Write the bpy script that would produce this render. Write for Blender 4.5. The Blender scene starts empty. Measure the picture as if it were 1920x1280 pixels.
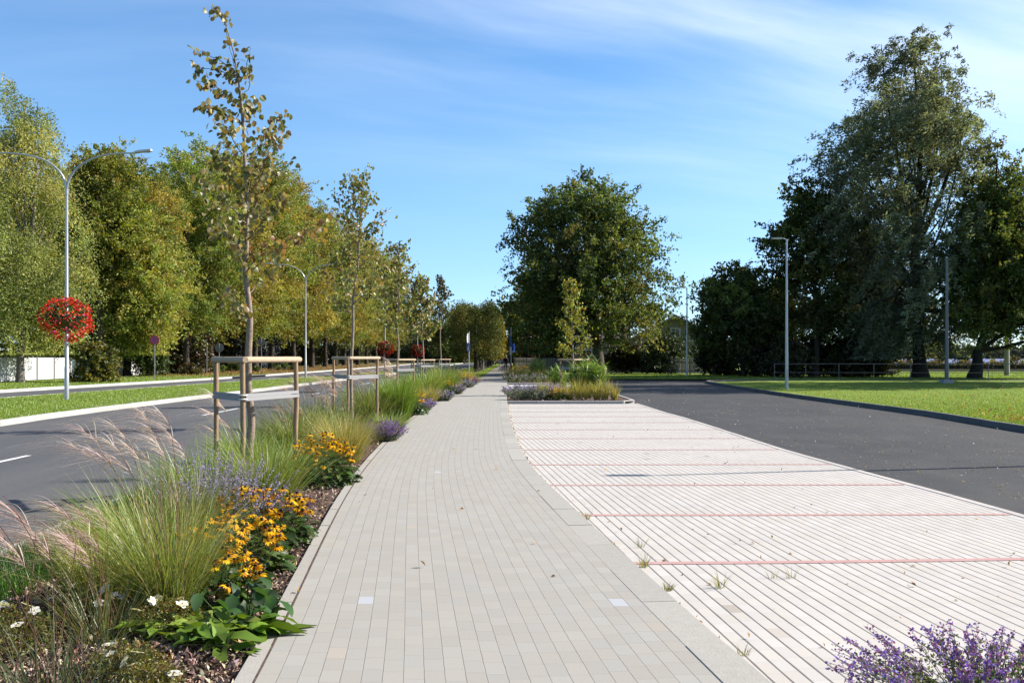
import bpy, bmesh, math, random
import numpy as np
from mathutils import Vector, Matrix

S = bpy.context.scene
COL = S.collection
R = math.radians
# ------------------------------------------------------------------ camera, sky, sun
F, CX, HY, H = 1900.0, 960.0, 668.0, 1.6        # lens in photo pixels, horizon row, eye height
cam = bpy.data.objects.new('camera', bpy.data.cameras.new('camera'))
COL.objects.link(cam)
cam.location = (0, 0, H)
cam.rotation_euler = (R(90), 0, 0)
cam.data.sensor_width = 36
cam.data.lens = 36 * F / 1920
cam.data.shift_y = (HY - 640) / 1920
cam.data.clip_end = 6000
cam.data.clip_start = 0.05
S.camera = cam

SUN_EL, SUN_AHEAD = R(36), R(13)                # sun stands to the right, a little ahead
sd = Vector((math.cos(SUN_EL) * math.cos(SUN_AHEAD), math.cos(SUN_EL) * math.sin(SUN_AHEAD), math.sin(SUN_EL)))
sun = bpy.data.objects.new('sun', bpy.data.lights.new('sun', 'SUN'))
COL.objects.link(sun)
sun.data.energy = 5.0
sun.data.angle = R(0.53)
sun.data.color = (1.0, 0.93, 0.82)
sun.rotation_euler = (-sd).to_track_quat('-Z', 'Y').to_euler()

wd = bpy.data.worlds.new('World')
S.world = wd
wd.use_nodes = True


class G:
    """small helper around a node tree"""
    def __init__(s, tree):
        s.t = tree; s.n = tree.nodes; s.l = tree.links
    def new(s, kind, **kw):
        n = s.n.new(kind)
        for k, v in kw.items():
            setattr(n, k, v)
        return n
    def put(s, sock, v):
        if v is None: return
        if isinstance(v, (int, float)):
            sock.default_value = v
        elif isinstance(v, (tuple, list)):
            sock.default_value = tuple(v) if len(v) == len(sock.default_value) else tuple(v) + (1,)
        else:
            s.l.new(v, sock)
    def m(s, op, a, b=None, c=None, clamp=False):
        n = s.new('ShaderNodeMath', operation=op, use_clamp=clamp)
        for i, v in enumerate((a, b, c)):
            s.put(n.inputs[i], v)
        return n.outputs[0]
    def mix(s, f, a, b, mode='MIX'):
        n = s.new('ShaderNodeMix', data_type='RGBA', blend_type=mode)
        s.put(n.inputs['Factor'], f); s.put(n.inputs[6], a); s.put(n.inputs[7], b)
        return n.outputs[2]
    def noise(s, vec, scale, detail=3, rough=.55, out=0, dim='3D'):
        n = s.new('ShaderNodeTexNoise', noise_dimensions=dim)
        s.put(n.inputs['Vector'], vec)
        n.inputs['Scale'].default_value = scale; n.inputs['Detail'].default_value = detail
        n.inputs['Roughness'].default_value = rough
        return n.outputs[out]
    def ramp(s, f, a, b, lo=0.0, hi=1.0):
        n = s.new('ShaderNodeMapRange', interpolation_type='SMOOTHSTEP')
        s.put(n.inputs[0], f)
        for i, v in enumerate((a, b, lo, hi)):
            n.inputs[1 + i].default_value = v
        return n.outputs[0]
    def xyz(s, x, y, z=0.0):
        n = s.new('ShaderNodeCombineXYZ')
        for i, v in enumerate((x, y, z)):
            s.put(n.inputs[i], v)
        return n.outputs[0]
    def sep(s, v):
        n = s.new('ShaderNodeSeparateXYZ'); s.put(n.inputs[0], v)
        return n.outputs
    def white(s, v):
        n = s.new('ShaderNodeTexWhiteNoise', noise_dimensions='3D'); s.put(n.inputs[0], v)
        return n.outputs


g = G(wd.node_tree)
g.n.clear()
sky = g.new('ShaderNodeTexSky', sky_type='NISHITA', sun_disc=False, sun_elevation=SUN_EL, sun_rotation=R(90) - SUN_AHEAD)
sky.air_density = 1.0; sky.dust_density = 0.0; sky.ozone_density = 4.0; sky.altitude = 0
tc = g.new('ShaderNodeTexCoord').outputs['Generated']
dx, dy, dz = g.sep(tc)[:3]
inv = g.m('DIVIDE', 1.0, g.m('ADD', g.m('MAXIMUM', dz, 0.0), 0.22))
u, v = g.m('MULTIPLY', dx, inv), g.m('MULTIPLY', dy, inv)
# cirrus: streaky noise in a turned, stretched frame
ca, sa = math.cos(R(14)), math.sin(R(14))
us = g.m('ADD', g.m('MULTIPLY', u, ca), g.m('MULTIPLY', v, sa))
vs = g.m('SUBTRACT', g.m('MULTIPLY', v, ca), g.m('MULTIPLY', u, sa))
warp = g.noise(g.xyz(us, vs), 0.9, 2, .5)
st1 = g.noise(g.xyz(g.m('MULTIPLY', us, 0.55), g.m('ADD', g.m('MULTIPLY', vs, 2.4), g.m('MULTIPLY', warp, .9)), 3.1), 1.5, 7, .56)
big = g.noise(g.xyz(us, vs, 7.7), 0.9, 2, .5)
side = g.ramp(dx, -0.34, 0.25, 0.0, 1.0)
lift = g.ramp(dz, 0.10, 0.34, 0.1, 1.0)
cov = g.m('MULTIPLY', g.ramp(g.m('ADD', st1, g.m('MULTIPLY', g.m('SUBTRACT', big, .5), .5)), 0.22, 0.88),
          g.m('MULTIPLY', g.m('ADD', g.m('MULTIPLY', side, 1.0), .2), lift), clamp=True)
hs = g.new('ShaderNodeHueSaturation')
hs.inputs['Saturation'].default_value = 1.18
hs.inputs['Value'].default_value = 1.0
g.put(hs.inputs['Color'], sky.outputs[0])
tint = g.mix(g.ramp(dz, 0.0, 0.22), (.62, .80, 1.15), (1.06, 1.02, 1.02))
blue = g.mix(1.0, hs.outputs[0], tint, 'MULTIPLY')
cloud = g.mix(g.m('MULTIPLY', g.m('ADD', cov, g.m('MULTIPLY', g.ramp(dx, .0, .5), .22)), 0.50), blue, (7.6, 8.0, 8.6))
bg = g.new('ShaderNodeBackground')
g.put(bg.inputs[0], cloud)
bg.inputs[1].default_value = 0.08
out = g.new('ShaderNodeOutputWorld')
g.l.new(bg.outputs[0], out.inputs[0])

vs_ = S.view_settings
vs_.view_transform = 'Standard'; vs_.look = 'None'; vs_.exposure = 1.25; vs_.gamma = 1.0
S.display_settings.display_device = 'sRGB'
S.render.engine = 'CYCLES'
S.cycles.max_bounces = 6; S.cycles.diffuse_bounces = 3; S.cycles.glossy_bounces = 2
S.cycles.transmission_bounces = 4; S.cycles.transparent_max_bounces = 4
S.cycles.caustics_reflective = False; S.cycles.caustics_refractive = False
S.cycles.sample_clamp_indirect = 6
S.cycles.use_denoising = True


# ------------------------------------------------------------------ helpers
ALB, ALB_G = .70, .63     # real-world albedo scale of modelled things / of ground materials
def W(px, py, z=0.0):
    """photo pixel of a ground point at height z -> world x, y"""
    Y = F * (H - z) / (py - HY)
    return ((px - CX) / F * Y, Y)


def PZ(px, py, Y):
    return ((px - CX) / F * Y, Y, H - (py - HY) / F * Y)


class M:
    """collects geometry; build() links it as ONE mesh object"""
    def __init__(s):
        s.v = []; s.n = 0; s.f = {}
        s.st = []
    def add(s, v, f, col=(.5, .5, .5), mat=0, smooth=False, st=None):
        v = np.asarray(v, float).reshape(-1, 3); f = np.asarray(f, int)
        if f.ndim == 1: f = f.reshape(1, -1)
        c = np.asarray(col, float)
        if c.ndim == 1: c = np.tile(c, (len(f), 1))
        s.f.setdefault(f.shape[1], []).append((f + s.n, c, np.full(len(f), mat), np.full(len(f), smooth)))
        s.v.append(v); s.n += len(v)
        s.st.append(np.zeros((len(v), 3)) if st is None else np.asarray(st, float))
        return s
    def build(s, name, mats, parent=None, origin=(0, 0, 0), use_st=False):
        me = bpy.data.meshes.new(name)
        V = np.concatenate(s.v) - np.asarray(origin, float)
        loops, tot, cols, mi, sm = [], [], [], [], []
        for k, chunks in s.f.items():
            for f, c, m_, s_ in chunks:
                loops.append(f.ravel()); tot.append(np.full(len(f), k)); cols.append(c); mi.append(m_); sm.append(s_)
        loops = np.concatenate(loops); tot = np.concatenate(tot); cols = np.concatenate(cols)
        mi = np.concatenate(mi); sm = np.concatenate(sm)
        me.vertices.add(len(V)); me.vertices.foreach_set('co', V.astype(np.float32).ravel())
        me.loops.add(len(loops)); me.loops.foreach_set('vertex_index', loops.astype(np.int32))
        me.polygons.add(len(tot))
        me.polygons.foreach_set('loop_start', (np.cumsum(tot) - tot).astype(np.int32))
        me.polygons.foreach_set('loop_total', tot.astype(np.int32))
        me.polygons.foreach_set('material_index', mi.astype(np.int32))
        me.polygons.foreach_set('use_smooth', sm.astype(bool))
        me.update(calc_edges=True)
        a = me.attributes.new('col', 'FLOAT_COLOR', 'FACE')
        a.data.foreach_set('color', np.concatenate([cols * ALB, np.ones((len(cols), 1))], 1).astype(np.float32).ravel())
        if use_st:
            b = me.attributes.new('st', 'FLOAT_VECTOR', 'POINT')
            b.data.foreach_set('vector', np.concatenate(s.st).astype(np.float32).ravel())
        for m_ in (mats if isinstance(mats, (list, tuple)) else [mats]):
            me.materials.append(m_)
        o = bpy.data.objects.new(name, me)
        COL.objects.link(o)
        if parent is not None:
            o.parent = parent
        elif tuple(origin) != (0, 0, 0):
            o.location = origin
        return o


def tag(o, label=None, cat=None, group=None, kind=None):
    if label: o['label'] = label
    if cat: o['category'] = cat
    if group: o['group'] = group
    if kind: o['kind'] = kind
    return o


def thing(name, label, cat, loc=(0, 0, 0), rz=0.0, group=None):
    o = bpy.data.objects.new(name, None)
    o.empty_display_size = .2
    COL.objects.link(o)
    o.location = loc; o.rotation_euler = (0, 0, rz)
    return tag(o, label, cat, group)


KIDS = {}
def dup(root, loc, rz=0.0, label=None, group=None, scale=1.0):
    r = root.copy(); COL.objects.link(r)
    r.location = loc; r.rotation_euler = (0, 0, rz)
    r.scale = (scale,) * 3 if isinstance(scale, (int, float)) else scale
    if label: r['label'] = label
    if group: r['group'] = group
    for ch in list(root.children):
        c = ch.copy(); COL.objects.link(c); c.parent = r
        for gch in list(ch.children):
            d = gch.copy(); COL.objects.link(d); d.parent = c
    return r


def unit(a):
    return a / np.maximum(np.linalg.norm(a, axis=-1, keepdims=True), 1e-9)


def tube(m, pts, rad, sides=8, col=(.5, .5, .5), mat=0, caps=True, smooth=True):
    P = np.asarray(pts, float); n = len(P)
    rad = np.full(n, rad) if np.isscalar(rad) else np.asarray(rad, float)
    T = np.gradient(P, axis=0); T = unit(T)
    ref = np.array([0, 0, 1.0]) if abs(T[:, 2]).mean() < .8 else np.array([1.0, 0, 0])
    A = unit(np.cross(T, ref)); B = np.cross(T, A)
    an = np.linspace(0, 2 * np.pi, sides, endpoint=False)
    V = P[:, None] + rad[:, None, None] * (np.cos(an)[None, :, None] * A[:, None] + np.sin(an)[None, :, None] * B[:, None])
    V = V.reshape(-1, 3)
    i = np.arange(n - 1)[:, None] * sides; j = np.arange(sides)[None]; k = (j + 1) % sides
    f = np.stack([i + j, i + k, i + sides + k, i + sides + j], -1).reshape(-1, 4)
    m.add(V, f, col, mat, smooth)
    if caps:
        m.add(V[:sides][::-1], np.arange(sides), col, mat)
        m.add(V[-sides:], np.arange(sides), col, mat)


BOXF = np.array([[0, 3, 2, 1], [4, 5, 6, 7], [0, 1, 5, 4], [1, 2, 6, 5], [2, 3, 7, 6], [3, 0, 4, 7]])
def box(m, lo, hi, col=(.5, .5, .5), mat=0, rz=0.0, about=None):
    (a, b, c), (d, e, f) = lo, hi
    V = np.array([[a, b, c], [d, b, c], [d, e, c], [a, e, c], [a, b, f], [d, b, f], [d, e, f], [a, e, f]], float)
    if rz:
        o = np.array(about if about is not None else ((a + d) / 2, (b + e) / 2, 0), float)
        cs, sn = math.cos(rz), math.sin(rz)
        W_ = V - o
        V = np.stack([W_[:, 0] * cs - W_[:, 1] * sn, W_[:, 0] * sn + W_[:, 1] * cs, W_[:, 2]], 1) + o
    m.add(V, BOXF, col, mat)


def beam(m, p, q, w, h, col, mat=0):
    """box from p to q, w wide, h high"""
    p = np.asarray(p, float); q = np.asarray(q, float)
    t = unit(q - p); a = unit(np.cross(t, [0, 0, 1.0])) if abs(t[2]) < .95 else np.array([1.0, 0, 0]); b = np.cross(a, t)
    V = [o + a * sx * w / 2 + b * sz * h / 2 for o in (p, q) for sx, sz in ((-1, -1), (1, -1), (1, 1), (-1, 1))]
    m.add(V, BOXF, col, mat)


def lathe(m, prof, sides=16, col=(.5, .5, .5), mat=0, c=(0, 0, 0)):
    pts = np.array(prof, float)
    an = np.linspace(0, 2 * np.pi, sides, endpoint=False)
    V = np.stack([pts[:, 0, None] * np.cos(an), pts[:, 0, None] * np.sin(an), np.repeat(pts[:, 1, None], sides, 1)], -1).reshape(-1, 3) + np.array(c)
    i = np.arange(len(pts) - 1)[:, None] * sides; j = np.arange(sides)[None]; k = (j + 1) % sides
    m.add(V, np.stack([i + j, i + k, i + sides + k, i + sides + j], -1).reshape(-1, 4), col, mat, True)


def pick(rng, n, cols, wts=None, jit=.16):
    cols = np.asarray(cols, float)
    p = None if wts is None else np.asarray(wts, float) / np.sum(wts)
    i = rng.choice(len(cols), n, p=p)
    c = cols[i] * np.exp(rng.normal(0, jit, (n, 1)))
    return np.clip(c * np.exp(rng.normal(0, jit * .35, (n, 3))), 0, .9)


def leafs(m, P, size, col, rng, up=.4, droop=0.0, asp=.62, axis=None, spread=1.0, mat=0, fold=.10):
    """one folded diamond per leaf"""
    n = len(P)
    d = rng.normal(size=(n, 3)) * spread
    d[:, 2] -= droop
    if axis is not None: d += np.asarray(axis)
    d = unit(d)
    q = rng.normal(size=(n, 3)); q[:, 2] += up
    q = unit(q - d * (q * d).sum(1, keepdims=True)); s = np.cross(d, q)
    z = np.broadcast_to(np.asarray(size, float), (n,))[:, None]
    mid = P + d * z * .48
    V = np.stack([P, mid + s * z * asp * .5 + q * z * fold, P + d * z, mid - s * z * asp * .5 + q * z * fold], 1).reshape(-1, 3)
    m.add(V, np.arange(4 * n).reshape(-1, 4), col, mat)


def ovals(m, P, d, q, L, wd_, col, bend=.25, mat=0, fold=.12):
    """broad leaves with a midrib fold, tip bending down: 2 x 4 faces each"""
    n = len(P); d = unit(d); q = unit(q - d * (q * d).sum(1, keepdims=True)); s = np.cross(d, q)
    L = np.broadcast_to(np.asarray(L, float), (n,))[:, None]; w = np.broadcast_to(np.asarray(wd_, float), (n,))[:, None]
    ts = np.array([0, .25, .55, .82, 1.0]); ws = np.array([.08, .85, 1.0, .6, .02])
    rows = []
    for t, k in zip(ts, ws):
        c = P + d * L * (t - .08 * bend * t * t) - q * L * bend * t * t
        rows.append(np.stack([c + s * w * k * .5 + q * w * fold * k, c, c - s * w * k * .5 + q * w * fold * k], 1))
    V = np.stack(rows, 1).reshape(-1, 3)       # n x 5 x 3
    f = []
    for r in range(4):
        for k in range(2):
            a = r * 3 + k
            f.append([a, a + 1, a + 4, a + 3])
    f = (np.array(f)[None] + np.arange(n)[:, None, None] * 15).reshape(-1, 4)
    m.add(V, f, np.repeat(col, 8, 0), mat, True)


def ribbons(m, base, az, L, lean, droop, w, col, seg=5, rng=None, mat=0, wind=0.0, taper=1.0):
    """grass blades: curved tapering ribbons"""
    n = len(base)
    b = lambda a: np.broadcast_to(np.asarray(a, float), (n,))
    az, L, lean, droop, w = b(az), b(L), b(lean), b(droop), b(w)
    dr = np.stack([np.cos(az), np.sin(az)], 1)
    tw = az + np.pi / 2 + (rng.normal(0, .7, n) if rng is not None else 0)
    side = np.stack([np.cos(tw), np.sin(tw), np.zeros(n)], 1)
    rows = []
    for t in np.linspace(0, 1, seg + 1):
        ho = L * (lean * t + droop * t * t * .8)
        x = base[:, 0] + dr[:, 0] * ho - wind * L * t * t
        y = base[:, 1] + dr[:, 1] * ho
        z = base[:, 2] + L * (np.sqrt(np.maximum(1 - lean ** 2, .1)) * t - droop * .62 * t ** 2.4)
        c = np.stack([x, y, z], 1)
        k = (w * (1 - taper * t ** 1.6) * .5 + 2e-4)[:, None]
        rows.append(np.stack([c - side * k, c + side * k], 1))
    V = np.stack(rows, 1).reshape(-1, 3)
    a = np.arange(seg) * 2
    f = (np.stack([a, a + 1, a + 3, a + 2], 1)[None] + (np.arange(n) * (seg + 1) * 2)[:, None, None]).reshape(-1, 4)
    m.add(V, f, np.repeat(col, seg, 0), mat, True)


def lerp_poly(pts, y):
    p = np.array(sorted(pts, key=lambda a: a[1]), float)
    return np.interp(y, p[:, 1], p[:, 0])


# ------------------------------------------------------------------ materials
def new_mat(name):
    m_ = bpy.data.materials.new(name); m_.use_nodes = True
    gg = G(m_.node_tree); b = gg.n['Principled BSDF']
    return m_, gg, b


def attr(gg, name='col', out='Color'):
    n = gg.new('ShaderNodeAttribute', attribute_name=name)
    return n.outputs[out]


def m_attr(name, rough=.6, metal=0.0, spec=.4, nscale=None, namt=.25, bump=0.0, bscale=40):
    m_, gg, b = new_mat(name)
    c = attr(gg)
    oc = gg.new('ShaderNodeTexCoord').outputs['Object']
    if nscale:
        k = gg.m('ADD', gg.m('MULTIPLY', gg.noise(oc, nscale, 4, .6), 2 * namt), 1 - namt)
        c = gg.mix(1.0, c, gg.xyz(k, k, k), 'MULTIPLY')
    gg.put(b.inputs['Base Color'], c)
    b.inputs['Roughness'].default_value = rough; b.inputs['Metallic'].default_value = metal
    b.inputs['Specular IOR Level'].default_value = spec
    if bump:
        bp = gg.new('ShaderNodeBump'); bp.inputs['Strength'].default_value = bump; bp.inputs['Distance'].default_value = .02
        gg.put(bp.inputs['Height'], gg.noise(oc, bscale, 4, .6)); gg.l.new(bp.outputs[0], b.inputs['Normal'])
    return m_


def m_leaf(name, trans=.35, gloss=.05, rough=.45):
    m_, gg, b = new_mat(name)
    gg.n.remove(b)
    c = attr(gg)
    d = gg.new('ShaderNodeBsdfDiffuse'); gg.put(d.inputs[0], c)
    t = gg.new('ShaderNodeBsdfTranslucent'); gg.put(t.inputs[0], gg.mix(1.0, c, (1.25, 1.15, .55), 'MULTIPLY'))
    mx = gg.new('ShaderNodeMixShader'); mx.inputs[0].default_value = trans
    gg.l.new(d.outputs[0], mx.inputs[1]); gg.l.new(t.outputs[0], mx.inputs[2])
    gl = gg.new('ShaderNodeBsdfGlossy'); gl.inputs['Roughness'].default_value = rough
    gl.inputs[0].default_value = (.9, .9, .9, 1)
    mx2 = gg.new('ShaderNodeMixShader'); mx2.inputs[0].default_value = gloss
    gg.l.new(mx.outputs[0], mx2.inputs[1]); gg.l.new(gl.outputs[0], mx2.inputs[2])
    gg.l.new(mx2.outputs[0], gg.n['Material Output'].inputs[0])
    return m_


LEAF = m_leaf('leaf', .42, .03)
CANOPY = m_leaf('canopy_leaf', .40, .02, .5)
LEAF_DULL = m_leaf('dull_leaf', .22, .015, .6)
PETAL = m_leaf('petal', .35, .01)
BLADE = m_leaf('grass_blade', .4, .035)
BARK = m_attr('bark', .9, spec=.15, nscale=9, namt=.45, bump=.6, bscale=14)
BIRCHBARK = m_attr('young_bark', .85, spec=.2, nscale=22, namt=.75, bump=.7, bscale=45)
TIMBER = m_attr('round_timber', .75, spec=.25, nscale=14, namt=.25, bump=.25, bscale=50)
PAINT = m_attr('painted_metal', .38, spec=.5, nscale=3, namt=.06)
GALV = m_attr('galvanised_steel', .36, metal=.55, spec=.5, nscale=5, namt=.12)
PLASTER = m_attr('wall_plaster', .9, spec=.15, nscale=2.5, namt=.12, bump=.15)
WOODP = m_attr('weathered_board', .85, spec=.15, nscale=6, namt=.3, bump=.2)
CLOTH = m_attr('cloth', .95, spec=.1, nscale=20, namt=.15)
BAND = m_attr('tie_band', .7, spec=.3, nscale=60, namt=.15)
CONC = m_attr('concrete_edge', .9, spec=.2, nscale=14, namt=.14, bump=.2, bscale=60)

GLASS, gg, b = new_mat('window_glass')
b.inputs['Base Color'].default_value = (.02, .025, .03, 1); b.inputs['Roughness'].default_value = .06
b.inputs['Specular IOR Level'].default_value = .8
CARPAINT, gg, b = new_mat('car_paint')
b.inputs['Base Color'].default_value = (.012, .016, .035, 1); b.inputs['Roughness'].default_value = .2; b.inputs['Coat Weight'].default_value = .6


def paver_mat(name, base, joint, wu, wv, gap_u, gap_v, use_st, rot=0.0, var=.08, pale=None, stain=.10, jv=.5, warm=(1.0, .97, .93)):
    """rectangular pavers laid in columns: u across the columns, v along them"""
    m_, gg, b = new_mat(name)
    base = tuple(a * ALB_G for a in base); joint = tuple(a * ALB_G for a in joint)
    if pale: pale = (tuple(a * ALB_G for a in pale[0]), pale[1])
    if use_st:
        sx, sy, _ = gg.sep(attr(gg, 'st', 'Vector'))[:3]
    else:
        ox, oy, _ = gg.sep(gg.new('ShaderNodeTexCoord').outputs['Object'])[:3]
        c, s = math.cos(rot), math.sin(rot)
        sx = gg.m('SUBTRACT', gg.m('MULTIPLY', ox, c), gg.m('MULTIPLY', oy, s))
        sy = gg.m('ADD', gg.m('MULTIPLY', ox, s), gg.m('MULTIPLY', oy, c))
    un = gg.m('DIVIDE', sx, wu); ui = gg.m('FLOOR', un); uf = gg.m('SUBTRACT', un, ui)
    off = gg.white(gg.xyz(ui, 3.3, 1.7))[0]
    vn = gg.m('ADD', gg.m('DIVIDE', sy, wv), off); vi = gg.m('FLOOR', vn); vf = gg.m('SUBTRACT', vn, vi)
    du = gg.m('MULTIPLY', gg.m('MINIMUM', uf, gg.m('SUBTRACT', 1.0, uf)), wu)
    dv = gg.m('MULTIPLY', gg.m('MINIMUM', vf, gg.m('SUBTRACT', 1.0, vf)), wv)
    # joints widen and narrow a little along their run
    wob = gg.noise(gg.xyz(gg.m('MULTIPLY', sx, 3.0), gg.m('MULTIPLY', sy, 1.1)), 3.0, 2)
    gu = gg.m('MULTIPLY', gap_u * .5, gg.m('ADD', gg.m('MULTIPLY', wob, .9), .55))
    ju = gg.m('SUBTRACT', 1.0, gg.m('SMOOTH_MIN', gg.m('DIVIDE', du, gu), 1.0, .15), clamp=True)
    ju = gg.ramp(ju, 0.0, .35)
    jj = gg.ramp(gg.m('DIVIDE', dv, gap_v * .5), .6, 1.1, jv, 0.0)
    cell = gg.white(gg.xyz(ui, vi, 9.1))
    r1 = cell[0]
    r2 = gg.white(gg.xyz(ui, vi, 4.2))[0]
    k = gg.m('ADD', gg.m('MULTIPLY', r1, 2 * var), 1 - var)
    pos = gg.xyz(sx, sy)
    st_ = gg.m('ADD', gg.m('MULTIPLY', gg.noise(pos, .55, 5, .65), 2 * stain), 1 - stain)
    fine = gg.m('ADD', gg.m('MULTIPLY', gg.noise(pos, 90, 3, .7), .24), .88)
    k = gg.m('MULTIPLY', gg.m('MULTIPLY', k, st_), fine)
    c = gg.mix(r2, base, tuple(a * w for a, w in zip(base, warm)))
    c = gg.mix(1.0, c, gg.xyz(k, k, k), 'MULTIPLY')
    if pale:
        c = gg.mix(gg.m('GREATER_THAN', gg.white(gg.xyz(ui, vi, 21.4))[0], pale[1]), c, pale[0])
        c = gg.mix(gg.m('MULTIPLY', gg.m('GREATER_THAN', gg.white(gg.xyz(ui, vi, 33.9))[0], .9975), .4), c, (.30, .25, .2))
    c = gg.mix(gg.m('MAXIMUM', ju, jj), c, joint)
    gg.put(b.inputs['Base Color'], c)
    b.inputs['Roughness'].default_value = .85; b.inputs['Specular IOR Level'].default_value = .25
    bp = gg.new('ShaderNodeBump'); bp.inputs['Strength'].default_value = .5; bp.inputs['Distance'].default_value = .006
    gg.put(bp.inputs['Height'], gg.m('ADD', gg.m('SUBTRACT', 1.0, gg.m('MAXIMUM', ju, jj)),
           gg.m('ADD', gg.m('MULTIPLY', r2, .25), gg.m('MULTIPLY', gg.noise(pos, 130, 2), .12))))
    gg.l.new(bp.outputs[0], b.inputs['Normal'])
    return m_


def ground_mat(name, cols, scales, rough=.9, bump=.3, bscale=60, speck=None, spec=.2, stretch=(1, 1)):
    """blend of colours by noise at several scales"""
    m_, gg, b = new_mat(name)
    cols = [tuple(a * ALB_G for a in c_) for c_ in cols]
    if speck: speck = (tuple(a * ALB_G for a in speck[0]),) + tuple(speck[1:])
    ox, oy, oz = gg.sep(gg.new('ShaderNodeTexCoord').outputs['Object'])[:3]
    p = gg.xyz(gg.m('MULTIPLY', ox, stretch[0]), gg.m('MULTIPLY', oy, stretch[1]), oz)
    c = gg.mix(gg.ramp(gg.noise(p, scales[0], 5, .6), .3, .7), cols[0], cols[1])
    if len(cols) > 2:
        c = gg.mix(gg.ramp(gg.noise(p, scales[1], 4, .6), .42, .72), c, cols[2])
    k = gg.m('ADD', gg.m('MULTIPLY', gg.noise(p, scales[2], 3, .7), .7), .65)
    c = gg.mix(1.0, c, gg.xyz(k, k, k), 'MULTIPLY')
    if speck:
        c = gg.mix(gg.ramp(gg.noise(p, speck[1], 2, .5), speck[2], speck[2] + .04), c, speck[0])
    gg.put(b.inputs['Base Color'], c)
    b.inputs['Roughness'].default_value = rough; b.inputs['Specular IOR Level'].default_value = spec
    bp = gg.new('ShaderNodeBump'); bp.inputs['Strength'].default_value = bump; bp.inputs['Distance'].default_value = .02
    gg.put(bp.inputs['Height'], gg.noise(p, bscale, 4, .65)); gg.l.new(bp.outputs[0], b.inputs['Normal'])
    return m_


PATH_M = paver_mat('path_pavers', (.395, .382, .352), (.235, .22, .195), .1, .2, .0048, .0036, True, var=.04, pale=((.46, .475, .505), .9985), stain=.05, jv=.50)
PARK_M = paver_mat('parking_pavers', (.565, .54, .515), (.175, .165, .16), .1, .2, .0165, .003, False, rot=R(-5.0), var=.045, stain=.12, jv=.38, pale=((.42, .38, .33), .9985))
ASPHALT = ground_mat('asphalt_lot', ((.034, .034, .038), (.052, .051, .054), (.062, .06, .06)), (.35, .9, 160), .8, .35, 240, speck=((.15, .145, .14), 60, .66), spec=.3, stretch=(1, .5))
ROADM = ground_mat('asphalt_road', ((.080, .082, .09), (.108, .109, .115), (.122, .12, .122)), (.9, .35, 150), .8, .3, 220, spec=.3, stretch=(1, .08))
LAWN = ground_mat('lawn_soil', ((.16, .25, .025), (.20, .30, .03), (.23, .28, .05)), (.35, 1.7, 60), .95, .6, 90)
LAWN_LEAFY = ground_mat('leafy_verge', ((.10, .12, .025), (.17, .12, .05), (.22, .12, .05)), (.3, 1.3, 40), .95, .6, 60)  # browner than the lawn: fallen leaf litter
MULCH = ground_mat('bark_mulch', ((.13, .08, .06), (.20, .13, .095), (.08, .052, .042)), (6, 17, 70), .95, 1.0, 55)
FIELD = ground_mat('field_ground', ((.10, .14, .03), (.14, .16, .045), (.12, .11, .05)), (.02, .1, 5), .95, .3, 20)
SILT = ground_mat('joint_sand', ((.30, .25, .2), (.4, .34, .28), (.2, .16, .12)), (3, 9, 50), .95, .5, 80)
WATERM, gg, b = new_mat('lake_water')
b.inputs['Base Color'].default_value = (.10, .12, .22, 1); b.inputs['Specular IOR Level'].default_value = .12; b.inputs['Roughness'].default_value = .6
oc = gg.new('ShaderNodeTexCoord').outputs['Object']
bp = gg.new('ShaderNodeBump'); bp.inputs['Strength'].default_value = .4; bp.inputs['Distance'].default_value = .5
gg.put(bp.inputs['Height'], gg.noise(oc, .35, 4)); gg.l.new(bp.outputs[0], b.inputs['Normal'])

# ------------------------------------------------------------------ the setting
RNG = np.random.default_rng(7)


def struct(name, m, mats, **kw):
    return tag(m.build(name, mats, **kw), kind='structure')


def strip(m, la, lb, ys, z, col=(.5, .5, .5), mat=0, za=None, stfn=None):
    """sheet between two lines x = la(y), x = lb(y)"""
    ys = np.asarray(ys, float); a, b_ = la(ys), lb(ys)
    zb = z if np.ndim(z) else np.full(len(ys), z)
    V = np.stack([np.stack([a, ys, zb], 1), np.stack([b_, ys, zb], 1)], 1).reshape(-1, 3)
    i = np.arange(len(ys) - 1) * 2
    m.add(V, np.stack([i, i + 1, i + 3, i + 2], 1), col, mat, st=None if stfn is None else stfn(V, a, b_))


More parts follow.
